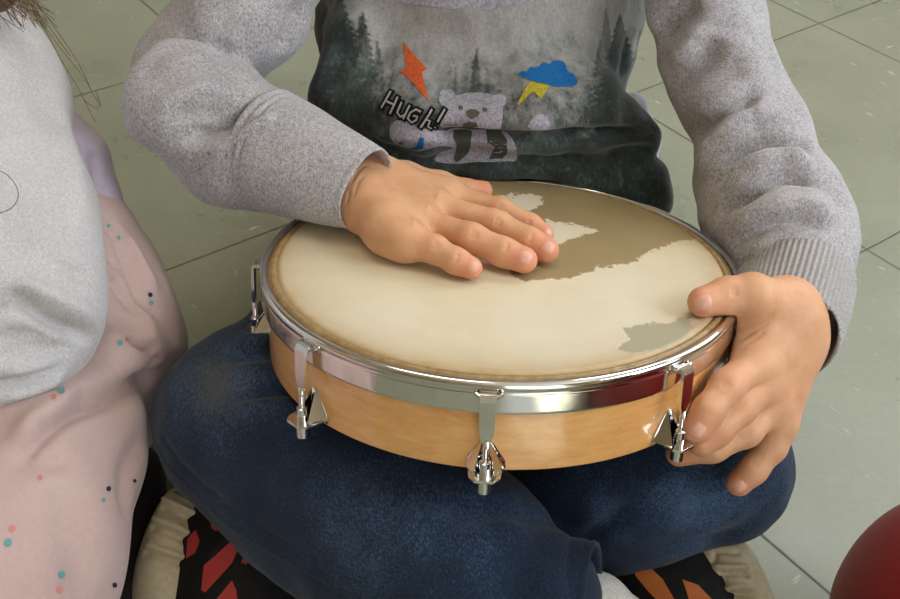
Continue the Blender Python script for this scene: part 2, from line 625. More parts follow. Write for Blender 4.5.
# chrome hoop: flat band with rolled bead on top
prof = [(.1292, -.0166), (.1298, -.0163), (.1300, -.0156), (.1300, -.0150), (.1300, -.0110), (.1300, -.0066), (.1300, -.0060), (.1298, -.0054)]
for a in range(-30, 211, 20):
    prof.append((.1278 + .0026 * math.cos(math.radians(a)), -.0026 + .0026 * math.sin(math.radians(a))))
prof += [(.1276, -.0060), (.1282, -.0155)]
hoop = dpart('chrome_hoop', lathe(prof, 220, LF), chrome); autosmooth(hoop, 28)
skinrim, nt, b = mat('rawhide_collar')
rr = ramp(nt, noi(nt, coords(nt), 220, 4), [(.3, srgb(140, 112, 70)), (.7, srgb(178, 150, 104))])
L = nt.links.new
L(rr.outputs[0], b.inputs['Base Color']); b.inputs['Roughness'].default_value = .35
prof = []
for a in range(0, 360, 30):
    prof.append((.12275 + .00225 * math.cos(math.radians(a)), -.0024 + .0021 * math.sin(math.radians(a))))
dpart('flesh_hoop', lathe(prof, 200, LF), skinrim)

# drum head with the coating worn away in patches
WORN = [(430, 170), (500, 172), (560, 178), (610, 189), (655, 207), (702, 236), (688, 240), (672, 243), (650, 251), (632, 262), (600, 267), (578, 275), (545, 280), (528, 281), (512, 275), (505, 262), (530, 250), (556, 247), (575, 238), (600, 231), (588, 227), (570, 222), (548, 221), (520, 214), (536, 209), (546, 200), (530, 193), (500, 196), (470, 190)]
WORN2 = [(625, 328), (640, 325), (665, 323), (688, 318), (694, 326), (682, 340), (655, 350), (628, 353), (615, 349), (630, 340)]
WORN3 = [(612, 214), (590, 210), (586, 215), (604, 218)]
def sdpoly(Q, poly):
    poly = np.array(poly, float); d = np.full(len(Q), 1e9); ins = np.zeros(len(Q), bool)
    for i in range(len(poly)):
        a, b2 = poly[i], poly[(i + 1) % len(poly)]
        ba = b2 - a; h = np.clip(((Q - a) @ ba) / (ba @ ba), 0, 1)
        d = np.minimum(d, np.linalg.norm(Q - a - h[:, None] * ba, axis=1))
        c = ((a[1] > Q[:, 1]) != (b2[1] > Q[:, 1])) & (Q[:, 0] < (b2[0] - a[0]) * (Q[:, 1] - a[1]) / (b2[1] - a[1] + 1e-12) + a[0])
        ins ^= c
    return np.where(ins, -d, d)
NR, NA = 110, 420
rs = np.concatenate([np.linspace(0.0006, .1165, NR - 8), [.1180, .1192, .1202, .1210, .1217, .1223, .1226, .1228]])
hs = np.concatenate([np.zeros(NR - 8), [.0001, .0000, -.0004, -.0010, -.0018, -.0027, -.0036, -.0046]])
aa = np.linspace(0, 2 * np.pi, NA, endpoint=False)
Vl = np.stack([(rs[:, None] * np.cos(aa)).ravel(), (rs[:, None] * np.sin(aa)).ravel(), np.repeat(hs, NA) + .05], 1)
i, j = np.meshgrid(np.arange(NR - 1), np.arange(NA), indexing='ij'); i = i.ravel(); j = j.ravel(); j2 = (j + 1) % NA
Fl = np.stack([i * NA + j, (i + 1) * NA + j, (i + 1) * NA + j2, i * NA + j2], 1)
me = bpy.data.meshes.new('drumhead')
me.vertices.add(len(Vl)); me.vertices.foreach_set('co', Vl.astype(np.float32).ravel())
me.loops.add(Fl.size); me.loops.foreach_set('vertex_index', Fl.astype(np.int32).ravel())
me.polygons.add(len(Fl)); me.polygons.foreach_set('loop_start', np.arange(0, Fl.size, 4, dtype=np.int32))
me.update(calc_edges=True)
DM = np.stack([DX, DY, DN], 1)
Wd = (DC - DN * .05) + Vl @ DM.T
Q = np.stack(proj(Wd), 1)
w = np.minimum(np.minimum(sdpoly(Q, WORN), sdpoly(Q, WORN3)), 60); w2 = np.minimum(sdpoly(Q, WORN2), 60)
at = me.attributes.new('worn', 'FLOAT', 'POINT'); at.data.foreach_set('value', (w / 60).astype(np.float32))
at = me.attributes.new('worn_grey', 'FLOAT', 'POINT'); at.data.foreach_set('value', (w2 / 60).astype(np.float32))
head_m, nt, b = mat('coated_drum_skin'); L = nt.links.new
v = coords(nt)
at1 = N(nt, 'ShaderNodeAttribute', attribute_name='worn'); at2 = N(nt, 'ShaderNodeAttribute', attribute_name='worn_grey')
vn = noi(nt, v, 140, 5, .72)
def worn(at, amp):
    x = math_(nt, 'ADD', at.outputs['Fac'], math_(nt, 'MULTIPLY', math_(nt, 'SUBTRACT', vn, .5), amp))
    return ramp(nt, x, [(.0, (1, 1, 1)), (.012, (0, 0, 0))]).outputs[0]
rr_ = N(nt, 'ShaderNodeVectorMath', operation='LENGTH')
mp = N(nt, 'ShaderNodeMapping'); mp.inputs['Location'].default_value = (0, 0, -.05); L(v, mp.inputs[0]); L(mp.outputs[0], rr_.inputs[0])
rad = rr_.outputs['Value']
big = noi(nt, v, 14, 4, .6)
cream = ramp(nt, big, [(.3, srgb(218, 204, 170)), (.55, srgb(226, 215, 188)), (.75, srgb(230, 221, 200))]).outputs[0]
edge = ramp(nt, math_(nt, 'ADD', rad, math_(nt, 'MULTIPLY', math_(nt, 'SUBTRACT', noi(nt, v, 60, 5, .7), .5), .012)), [(.090, (0, 0, 0)), (.108, (.22, .22, .22)), (.117, (.6, .6, .6)), (.1205, (1, 1, 1))]).outputs[0]
smud = ramp(nt, noi(nt, coords(nt, (1, 1.6, 1)), 75, 5, .7, .4), [(.66, (0, 0, 0)), (.78, (1, 1, 1))]).outputs[0]
c = mix(nt, math_(nt, 'MULTIPLY', smud, .5), cream, srgb(150, 134, 98))
c = mix(nt, math_(nt, 'MULTIPLY', edge, .75), c, srgb(178, 142, 84))
c = mix(nt, worn(at1, .35), c, mix(nt, noi(nt, v, 35, 4, .6), srgb(150, 130, 92), srgb(168, 148, 108)))
c = mix(nt, worn(at2, .35), c, srgb(176, 168, 142))
L(c, b.inputs['Base Color'])
b.inputs['Roughness'].default_value = .42; b.inputs['Specular IOR Level'].default_value = .45
b.inputs['Subsurface Weight'].default_value = 0.0
bump(nt, b, math_(nt, 'ADD', noi(nt, v, 350, 3), math_(nt, 'MULTIPLY', worn(at1, .35), -.4)), .25, .0004)
o = bpy.data.objects.new('drumhead', me); COL.objects.link(o); me.materials.append(head_m); o.parent = drum
me.polygons.foreach_set('use_smooth', [True] * len(me.polygons)); me.update()

# tensioning hardware
def lug(adeg):
    a = math.radians(adeg)
    e = np.array([math.cos(a), math.sin(a), 0]); t = np.array([-math.sin(a), math.cos(a), 0]); z = np.array([0, 0, 1.])
    O = np.array([0, 0, .05])
    def pt(r, s, h): return O + e * r + t * s + z * h
    # bracket: triangular plate screwed to the shell with a folded ledge
    pl = prism([(-.0095, -.0475), (.0095, -.0475), (.0090, -.0430), (.0020, -.0320), (0, -.0305), (-.0020, -.0320), (-.0090, -.0430)], (pt(.1266, 0, 0), t, z, e), .0012, .0004)
    br = dpart('tension_bracket', pl, chrome); 
    lip = []
    for s in (-1, 1):
        A_ = pt(.1276, s * .0008, -.0312); B_ = pt(.1272, s * .0090, -.0462); C_ = pt(.1362, s * .0052, -.0464); D_ = pt(.1352, s * .0044, -.0440)
        nn_ = np.cross(B_ - A_, C_ - A_); nn_ /= np.linalg.norm(nn_)
        g_ = bmesh.new()
        f1 = [g_.verts.new(Vector(q)) for q in (A_, B_, C_, D_)]; f2 = [g_.verts.new(Vector(q + nn_ * .0009)) for q in (A_, B_, C_, D_)]
        g_.faces.new(f1); g_.faces.new(f2[::-1])
        for i_ in range(4): g_.faces.new((f1[i_], f1[(i_ + 1) % 4], f2[(i_ + 1) % 4], f2[i_]))
        lip.append(g_)
    ledge = prism([(-.0085, .1266), (.0085, .1266), (.0074, .1385), (.0045, .1418), (-.0045, .1418), (-.0074, .1385)], (O, t, e, z), .0016, .0004)
    for v_ in ledge.verts: v_.co.z += -.0470
    o2 = dpart('ledge', bjoin(ledge, *lip), chrome, br, smooth=False)
    # flat hook pinned through the hoop band
    pts = [pt(.1290, 0, -.0068), pt(.1315, 0, -.0050), pt(.1340, 0, -.0052), pt(.1352, 0, -.0070), pt(.1354, 0, -.0150), pt(.1356, 0, -.0240), pt(.1356, 0, -.0285)]
    wd = [.0034, .0038, .0038, .0037, .0036, .0033, .0018]
    bm = bmesh.new(); rings = []
    for i_, p_ in enumerate(pts):
        tn = pts[min(i_ + 1, len(pts) - 1)] - pts[max(i_ - 1, 0)]; tn /= np.linalg.norm(tn); no = np.cross(tn, t)
        rings.append([bm.verts.new(Vector(p_ + t * sx * wd[i_] + no * sy * .0008)) for sx, sy in ((-1, -1), (1, -1), (1, 1), (-1, 1))])
    for i_ in range(len(rings) - 1):
        for k in range(4): bm.faces.new((rings[i_][k], rings[i_][(k + 1) % 4], rings[i_ + 1][(k + 1) % 4], rings[i_ + 1][k]))
    bm.faces.new(rings[0]); bm.faces.new(rings[-1])
    bmesh.ops.recalc_face_normals(bm, faces=bm.faces[:])
    ears = bjoin(*[sweep([pt(.1330, s * .003, -.0062), pt(.1312, s * .0058, -.0054), pt(.1296, s * .0062, -.0056)], [.0009, .0009, .0007], 8) for s in (-1, 1)])
    cl = dpart('tension_hook', bjoin(bm, ears), chrome); autosmooth(cl, 30)
    dpart('threaded_rod', sweep([pt(.1356, 0, -.0275), pt(.1356, 0, -.0500)], .0014, 12), chrome, cl)
    nut = sweep([pt(.1356, 0, -.0385), pt(.1356, 0, -.0388), pt(.1356, 0, -.0460)], [.0022, .0027, .0027], 20)
    nut2 = sweep([pt(.1356, 0, -.0466), pt(.1356, 0, -.0550), pt(.1356, 0, -.0553)], [.0034, .0034, .0030], 20)
    nn = dpart('tension_nut', bjoin(nut, nut2), chrome, br); autosmooth(nn, 40)
for a in (-179, -136, -93.5, -50.5, -8, 32, 72, 112, 150): lug(a)

# ------------------------------------------------------------------ materials for the people
def skin_mat(name, a, b_, red):
    m, nt, b = mat(name); L = nt.links.new
    v = coords(nt)
    n = noi(nt, v, 45, 4, .6)
    c = ramp(nt, n, [(.32, a), (.62, b_)]).outputs[0]
    at = N(nt, 'ShaderNodeAttribute', attribute_name='blush')
    c = mix(nt, at.outputs['Fac'], c, red)
    L(c, b.inputs['Base Color'])
    b.inputs['Roughness'].default_value = .5; b.inputs['Specular IOR Level'].default_value = .4
    b.inputs['Subsurface Weight'].default_value = .12; b.inputs['Subsurface Radius'].default_value = (.006, .002, .001)
    b.inputs['Subsurface Scale'].default_value = .6
    bump(nt, b, math_(nt, 'ADD', noi(nt, v, 700, 3), noi(nt, v, 240, 2)), .35, .0004)
    return m
skin = skin_mat('skin', srgb(206, 152, 112), srgb(222, 170, 130), srgb(222, 138, 108))
nail_m = plain('fingernail', srgb(226, 170, 146), .3)
grey_knit = heather('grey_melange_jersey', srgb(120, 116, 117), srgb(204, 200, 203))
rib_m = heather('grey_rib_knit', srgb(134, 130, 128), srgb(186, 182, 180))

def denim(name):
    m, nt, b = mat(name); L = nt.links.new
    v = coords(nt)
    big = noi(nt, v, 16, 4, .6); f1 = noi(nt, coords(nt, (1, 1, 1)), 620, 3, .7); f2 = noi(nt, coords(nt, (1, .25, 1), (0, .4, .8)), 1500, 1)
    at = N(nt, 'ShaderNodeAttribute', attribute_name='fade')
    s = math_(nt, 'ADD', math_(nt, 'MULTIPLY', big, .55), math_(nt, 'ADD', math_(nt, 'MULTIPLY', f1, .36), math_(nt, 'MULTIPLY', f2, .40)))
    s = math_(nt, 'ADD', s, math_(nt, 'MULTIPLY', at.outputs['Fac'], .5))
    c = ramp(nt, s, [(.42, srgb(16, 24, 37)), (.70, srgb(34, 48, 68)), (1.0, srgb(84, 108, 138)), ]).outputs[0]
    at2 = N(nt, 'ShaderNodeAttribute', attribute_name='tan')
    c = mix(nt, at2.outputs['Fac'], c, srgb(92, 86, 70))
    L(c, b.inputs['Base Color'])
    b.inputs['Roughness'].default_value = .9; b.inputs['Sheen Weight'].default_value = .12; b.inputs['Specular IOR Level'].default_value = .15
    bump(nt, b, math_(nt, 'ADD', f1, f2), .5, .0007)
    return m
denim_m = denim('blue_denim')

def px(x, y, d, r):
    return (P(x, y, d), r * d / FPX)
def hx(x, y, h, r):
    """point over the drum head, radius in photo pixels"""
    p = D(x, y, h); return (p, r * depth(p) / FPX)

# ------------------------------------------------------------------ hands
def hand_field(fingers, palm, kp, kf=.0015):
    fs = [chain(f, .004) for f in fingers]
    fu = union(fs, kf)
    pu = union(palm, kp)
    return union([pu, fu], .006)

# hand lying flat on the drum skin
LH = dict(
    pinky=[hx(405, 241, .0125, 15.5), hx(434, 249, .0118, 13.8), hx(456, 261, .0092, 12.6), hx(471, 268, .0072, 11.6)],
    ring=[hx(420, 222, .0150, 15), hx(471, 238, .0135, 14.8), hx(503, 252, .0102, 14.4), hx(524, 260, .0084, 13.6)],
    middle=[hx(436, 208, .0155, 14.5), hx(496, 224, .0140, 14), hx(529, 241, .0105, 13.6), hx(546, 250, .0084, 13.2)],
    index=[hx(446, 195, .0150, 13), hx(500, 210, .0130, 12), hx(530, 225, .0090, 10.8), hx(544, 234, .0070, 10)],
    thumb=[hx(405, 178, .0180, 15), hx(440, 184, .0120, 12.5), hx(466, 190, .0085, 10.5), hx(483, 190, .0080, 9.5)])
W1, W2 = hx(364, 179, .0225, 22), hx(361, 201, .0190, 22)
palmL = [cap(W1[0], LH['index'][0][0], W1[1], .0110), cap(W1[0], LH['middle'][0][0], W1[1], .0112),
         cap(W2[0], LH['ring'][0][0], W2[1], .0112), cap(W2[0], LH['pinky'][0][0], W2[1] * .95, .0096),
         cap(W1[0], LH['thumb'][0][0], W1[1] * .8, .0090), cap(W2[0], hx(387, 231, .0140, 18)[0], .0120, .0098), cap(hx(387, 231, .0140, 18)[0], LH['pinky'][0][0], .0098, .0085),
         cap(P(305, 160, .676), W1[0], .0110, W1[1]), cap(P(302, 166, .678), W2[0], .0110, W2[1])]
fL = hand_field([LH[k] for k in ('pinky', 'ring', 'middle', 'index', 'thumb')], palmL, .012)
drum_plane = lambda p: (p - DC.astype(np.float32)) @ DN.astype(np.float32)
fL2 = cut(fL, lambda p: drum_plane(p) - .0003, .0015)
allp = [q[0] for f in LH.values() for q in f] + [W1[0], W2[0], P(302, 160, .677)]
VL, FL = nets(fL2, np.min(allp, 0) - .026, np.max(allp, 0) + .022, .00075, 2)
Sl = []
def knuckle(x, y, dx, dy, n=3, gap=2.2, half=6, w=.0006, amp=-.00055):
    """short creases across a finger joint; (dx,dy) runs along the finger in the photo"""
    l = math.hypot(dx, dy); dx, dy = dx / l, dy / l; out = []
    for k in range(n):
        o = (k - (n - 1) / 2) * gap
        cx, cy = x + dx * o, y + dy * o
        hh = half * (1 - .15 * abs(k - (n - 1) / 2))
        out.append(([(cx - dy * hh, cy + dx * hh), (cx + dx * 1.2, cy + dy * 1.2), (cx + dy * hh, cy - dx * hh)], w, amp))
    return out
Sl += knuckle(435, 246, 1, .55, 3, 2.4) + knuckle(456, 258, 1, .6, 2, 2) + knuckle(473, 234, 1, .35, 3, 2.6) + knuckle(506, 246, 1, .4, 2, 2.2)
Sl += knuckle(497, 222, 1, .35, 3, 2.6) + knuckle(530, 238, 1, .45, 2, 2.2) + knuckle(500, 207, 1, .35, 3, 2.4, 5) + knuckle(528, 222, 1, .5, 2, 2, 4)
Sl += [([(350, 185), (357, 172), (368, 163)], .0012, -.0006), ([(346, 205), (350, 190)], .0010, -.0005), ([(354, 198), (358, 182), (366, 174)], .0010, -.0004)]
Sl += [([(446, 214), (432, 208), (415, 200)], .0035, -.0004), ([(440, 232), (425, 222), (405, 212)], .0035, -.0003)]
Sl += [([(435, 196), (441, 197)], .005, .0005), ([(425, 208), (431, 209)], .005, .0005), ([(411, 221), (417, 222)], .005, .0005)]
VL = strokes(VL, FL, Sl)

# hand gripping the rim: thumb over the skin, fingers around the shell
RH = dict(
    thumb=[px(785, 308, .597, 27), (D(752, 297, .0068), .0118), (D(727, 296, .0080), .0093), (D(703, 302, .0076), .0078)],
    index=[px(757, 362, .580, 18.5), px(727, 386, .561, 16.5), px(708, 411, .555, 15.5), px(697, 429, .554, 14.8)],
    middle=[px(765, 384, .583, 17.5), px(740, 408, .568, 16), px(716, 431, .561, 15.5), px(702, 443, .560, 14)],
    ring=[px(773, 404, .588, 16.5), px(746, 431, .576, 15.5), px(712, 447, .571, 15), px(679, 453, .575, 13.5)],
    pinky=[px(779, 424, .592, 15.5), px(771, 446, .592, 15.5), px(753, 469, .592, 14.2), px(739, 483, .593, 13.2)])
WR1, WR2 = px(789, 320, .597, 27), px(793, 343, .602, 26)
palmR = [cap(WR1[0], RH['index'][0][0], WR1[1], .0105), cap(WR1[0], RH['middle'][0][0], WR1[1], .0105),
         cap(WR2[0], RH['ring'][0][0], WR2[1], .0100), cap(WR2[0], RH['pinky'][0][0], WR2[1], .0092),
         cap(WR1[0], RH['thumb'][0][0], WR1[1], RH['thumb'][0][1]), cap(RH['thumb'][0][0], RH['index'][0][0], .0125, .0090),
         cap(RH['thumb'][1][0], px(754, 340, .585, 1)[0], .0085, .0075),
         cap(px(794, 285, .665, 1)[0], WR1[0], .0165, WR1[1]), cap(px(798, 298, .665, 1)[0], WR2[0], .0150, WR2[1])]
fR = hand_field([RH[k] for k in ('index', 'middle', 'ring', 'pinky', 'thumb')], palmR, .011, .0010)
def drum_solid(off=0.0):
    DC32, DN32 = DC.astype(np.float32), DN.astype(np.float32)
    def f(p):
        q = p - DC32; h = q @ DN32; r = np.sqrt(np.maximum((q * q).sum(1) - h * h, 0))
        rr = np.where(h > -.0170, .1303, .1268)
        dr = r - rr - off; dh = np.maximum(h, -.0495 - h) - off
        return np.minimum(np.maximum(dr, dh), 0) + np.sqrt(np.maximum(dr, 0) ** 2 + np.maximum(dh, 0) ** 2)
    return f
fR2 = cut(fR, drum_solid(.0002), .0015)
allp = [q[0] for f in RH.values() for q in f] + [WR1[0], WR2[0], px(800, 285, .665, 1)[0]]
VR, FR = nets(fR2, np.min(allp, 0) - .024, np.max(allp, 0) + .024, .00075, 2)
Sr = knuckle(735, 292, -1, .1, 3, 2.4, 6) + knuckle(726, 384, -.7, .7, 3, 2.6, 7, .0008, -.0003) + knuckle(755, 464, -.6, .8, 2, 2.4, 6, .0007, -.0003)
Sr += [([(737, 341), (752, 332), (768, 322), (775, 312)], .0014, -.0014), ([(742, 346), (756, 338), (766, 330)], .0010, -.0008), ([(736, 350), (746, 349)], .0012, -.0006)]
VR = strokes(VR, FR, Sr)

# arms, torso, neck and head under the clothes
SHL, ELL = P(285, -175, .70), P(196, 106, .712)
SHR, ELR = P(668, -160, .73), P(760, 130, .70)
chest = np.array([.018, .760, .24])
def head_frame(c, tilt, yaw=0.0):
    c = np.array(c, float); t = math.radians(tilt); y = math.radians(yaw)
    Rz = np.array([[math.cos(y), -math.sin(y), 0], [math.sin(y), math.cos(y), 0], [0, 0, 1]])
    Mx = Rz @ np.array([[1, 0, 0], [0, math.cos(t), -math.sin(t)], [0, math.sin(t), math.cos(t)]])
    return (lambda x, y_, z: c + Mx @ np.array([x, y_, z])), Mx
hd = (.018, .700, .535)
HP, HM = head_frame(hd, 28)
core = [ell(chest, (.088, .062, .13)), ell((.018, .765, .09), (.095, .07, .07)), cap(SHL, ELL, .024, .016), cap(ELL, P(300, 160, .672), .016, .013),
        cap(SHR, ELR, .024, .020), cap(ELR, P(796, 290, .665), .020, .016), cap(chest + [-.06, 0, .09], SHL, .03, .024), cap(chest + [.06, 0, .09], SHR, .03, .024),
        cap((.018, .765, .33), HP(0, .015, -.07), .034, .030),
        cap((-.03, .78, .08), P(300, 400, .69), .040, .026), cap(P(300, 400, .69), P(250, 425, .665), .026, .024), cap((.07, .78, .08), P(712, 468, .67), .040, .026)]
fC = union(core, .03)
VC, FC = nets(fC, (-.24, .36, .02), (.26, .86, .46), .006, 3)
def make_head(hd, HP, HM):
    headf = union([ell(HP(0, .012, .018), (.068, .082, .078), HM), ell(HP(0, -.028, -.030), (.050, .048, .055), HM), cap(HP(0, .03, -.04), HP(0, .02, -.10), .033, .032)], .03)
    headf = union([headf, cap(HP(0, -.076, .006), HP(0, -.088, -.018), .005, .0085), cap(HP(-.008, -.078, -.020), HP(.008, -.078, -.020), .005, .005),
                   ell(HP(0, -.070, -.070), (.018, .012, .012), HM), ell(HP(-.028, -.062, -.028), (.018, .014, .018), HM), ell(HP(.028, -.062, -.028), (.018, .014, .018), HM),
                   cap(HP(-.030, -.068, .026), HP(.030, -.068, .026), .008, .008)], .012)
    headf = union([headf, cap(HP(-.014, -.0755, -.042), HP(.014, -.0755, -.042), .0042, .0042), cap(HP(-.011, -.0755, -.050), HP(.011, -.0755, -.050), .0048, .0048)], .003)
    eyeh = union([ell(HP(-.027, -.076, .008), (.013, .010, .0075), HM), ell(HP(.027, -.076, .008), (.013, .010, .0075), HM)], .001)
    headf = cut(headf, eyeh, .004)
    ears = union([ell(HP(sx * .071, .012, -.004), (.007, .018, .026), HM) for sx in (-1, 1)], .001)
    headf = union([headf, cut(ears, union([ell(HP(sx * .078, .008, -.002), (.006, .011, .017), HM) for sx in (-1, 1)], .001), .004)], .004)
    return nets(headf, np.array(hd) - .14, np.array(hd) + .14, .003, 1)
VH, FH = make_head(hd, HP, HM)
VB, FB = merge([(VL, FL), (VR, FR), (VC, FC), (VH, FH)])
boy = from_np('person', VB, FB, skin)
tag(boy, 'seated child in grey bear-print sweatshirt and jeans playing the drum with both hands', 'person')
# rosy joints and fingertips
bl = np.zeros(len(VB))
for c_, r_, s_ in [(LH['pinky'][3][0], .010, .8), (LH['ring'][3][0], .011, .8), (LH['middle'][3][0], .011, .8), (LH['index'][3][0], .009, .7), (LH['thumb'][3][0], .010, .9),
                   (LH['pinky'][1][0], .008, .4), (LH['ring'][1][0], .008, .3), (LH['middle'][1][0], .008, .35), (LH['index'][1][0], .008, .3), (RH['thumb'][3][0], .012, .6), (RH['thumb'][2][0], .009, .5),
                   (RH['index'][3][0], .011, .6), (RH['ring'][3][0], .011, .6), (RH['pinky'][3][0], .011, .8), (RH['index'][1][0], .010, .3), (RH['middle'][0][0], .012, .25), (RH['thumb'][0][0], .016, .3)]:
    bl = np.maximum(bl, s_ * np.exp(-(((VB - c_) ** 2).sum(1)) / r_ ** 2))
boy.data.attributes.new('blush', 'FLOAT', 'POINT').data.foreach_set('value', bl.astype(np.float32))
bvB = BVHTree.FromPolygons(VB.tolist(), FB.tolist())

def nail(x, y, dx, dy, ln, wd):
    """nail plate laid on a fingertip at this spot, running along (dx,dy)"""
    r = cast(bvB, x, y)
    if r[0] is None: return
    dep = depth(np.array(r[0])); n = np.array(r[1])
    t = (P(x + dx, y + dy, dep) - P(x, y, dep)); t -= n * (t @ n); t /= np.linalg.norm(t); s = np.cross(n, t)
    bm = bmesh.new(); NU, NV = 9, 11; rows = []
    for i_ in range(NU):
        row = []
        for j_ in range(NV):
            u = -1 + 2 * i_ / (NU - 1); v_ = -1 + 2 * j_ / (NV - 1)
            xx = v_ * wd * math.sqrt(max(1 - .55 * u * u * (1 if u > 0 else .8), .05)); yy = u * ln
            p_ = np.array(r[0]) + s * xx + t * yy
            q = bvB.ray_cast(Vector(p_ + n * .004), Vector(-n))
            z_ = np.array(q[0]) if q[0] is not None else p_
            edge_ = max(abs(u), abs(v_)) > .99
            row.append(bm.verts.new(Vector(z_ + n * (-.0002 if edge_ else .00028))))
        rows.append(row)
    for i_ in range(NU - 1):
        for j_ in range(NV - 1):
            bm.faces.new((rows[i_][j_], rows[i_][j_ + 1], rows[i_ + 1][j_ + 1], rows[i_ + 1][j_]))
    for _ in range(1): bmesh.ops.smooth_vert(bm, verts=bm.verts[:], factor=.4, use_axis_x=True, use_axis_y=True, use_axis_z=True)
    from_bm('fingernail', bm, nail_m, boy)
nail(474, 266, 1, .45, .0032, .0030); nail(526, 257, 1, .4, .0036, .0036); nail(549, 247, .9, .5, .0034, .0034); nail(549, 233, .9, .5, .0026, .0024)
nail(703, 303, -1, .22, .0048, .0042); nail(699, 431, -.45, .6, .0040, .0036); nail(740, 487, -.7, .6, .0036, .0034)

# eyes and hair
eye_w = plain('eye_white', srgb(235, 230, 225), .2); iris_m = plain('iris', srgb(60, 42, 30), .2)
def make_eyes(HP, who):
    for sx in (-1, 1):
        bm = bmesh.new(); bmesh.ops.create_uvsphere(bm, u_segments=20, v_segments=14, radius=.0115)
        for v_ in bm.verts: v_.co += Vector(HP(sx * .027, -.0635, .008))
        e_ = from_bm('eye', bm, eye_w, who)
        bm = bmesh.new(); bmesh.ops.create_uvsphere(bm, u_segments=16, v_segments=10, radius=.0060)
        for v_ in bm.verts: v_.co += Vector(HP(sx * .026, -.0700, .0065))
        from_bm('iris', bm, iris_m, e_)
make_eyes(HP, boy)
def hair_mat(name, a, b_):
    m, nt, b = mat(name); L = nt.links.new
    n = noi(nt, coords(nt, (1, 1, .12)), 700, 2)
    L(ramp(nt, n, [(.3, a), (.7, b_)]).outputs[0], b.inputs['Base Color']); b.inputs['Roughness'].default_value = .45
    bump(nt, b, n, .8, .002); return m
hairb = hair_mat('brown_hair', srgb(70, 46, 28), srgb(126, 88, 54))
def make_hair(hd, HP, HM, m, who, extra=None):
    hf = cut(ell(HP(0, .020, .028), (.078, .090, .083), HM), ell(HP(0, -.085, -.022), (.070, .060, .066), HM), .015)
    hf = cut(hf, cap(HP(0, -.05, -.10), HP(0, .06, -.12), .06, .06), .01)
    hf = cut(hf, union([ell(HP(sx * .08, .008, -.012), (.02, .026, .032), HM) for sx in (-1, 1)], .001), .004)
    if extra: hf = union([hf, extra], .02)
    hd = np.array(hd)
    Vh, Fh = nets(hf, hd - .15 - (.10 if extra else 0), hd + .15, .004, 2); Vh = cloth_noise(Vh, Fh, 60, .003)
    return from_np('hair', Vh, Fh, m, who)
make_hair(hd, HP, HM, hairb, boy)

# ------------------------------------------------------------------ sweatshirt
sleeveL = [[px(285, -200, .70, 78), px(262, -60, .70, 68), px(247, 15, .695, 63)], [px(247, 15, .695, 62), px(196, 78, .70, 56)],]
upL = union([cap(*sum(((a[0],), (b_[0],), (a[1],), (b_[1],)), ())) for a, b_ in [(px(280, -190, .70, 1), px(250, 8, .695, 1))]] and
            [chain([px(285, -190, .70, 80), px(264, -60, .70, 70), px(244, 12, .708, 60), px(205, 62, .722, 56), px(186, 78, .722, 57)], .01)], .001)
loL = chain([px(226, 102, .684, 44), px(183, 104, .680, 52), px(225, 137, .680, 58), px(252, 148, .673, 56), px(276, 155, .668, 48), px(312, 166, .657, 42)], .015)
slL = union([upL, loL], .004)
upR = chain([px(680, -190, .71, 84), px(698, -60, .715, 56), px(707, 5, .715, 47), px(722, 75, .71, 50), px(756, 146, .70, 59)], .02)
loR = chain([px(752, 166, .70, 60), px(772, 206, .68, 59), px(787, 236, .662, 59), px(792, 257, .652, 53)], .02)
slR = union([upR, loR], .006)
torso = union([ell((.014, .765, .29), (.106, .100, .17)), ell((.014, .757, .19), (.108, .102, .11)),
               cap(P(285, -190, .72), P(680, -190, .72), .055, .055), cap((.018, .765, .36), (.018, .75, .405), .055, .048)], .06)
roll = chain([px(352, 40, .738, 26), px(347, 100, .742, 31), px(420, 112, .728, 34), px(520, 113, .720, 34), px(596, 116, .732, 32), px(630, 133, .745, 25)], .02)
hem = chain([px(325, 150, .770, 34), px(400, 160, .755, 34), px(500, 168, .752, 34), px(590, 172, .756, 34), px(640, 186, .765, 24), px(652, 205, .775, 16)], .02)
lump = chain([px(600, 134, .745, 22), px(636, 138, .752, 24)], .02)
torsoF = union([torso, roll], .035)
torsoF = union([torsoF, lump], .012)
torsoF = union([torsoF, hem], .006)
neck = cap((.018, .770, .36), (.018, .735, .46), .043, .043)
sweatF = union([torsoF, slR], .005)
sweatF = union([sweatF, slL], .008)
sweatF = cut(sweatF, neck, .004)
sweatF = cut(sweatF, drum_solid(.001), .003)
VS, FS = nets(sweatF, (-.25, .44, .085), (.30, .90, .44), .0018, 2)
VS = cloth_noise(VS, FS, 22, .0045, 3.3)
VS = cloth_noise(VS, FS, 55, .0024, 9.1)
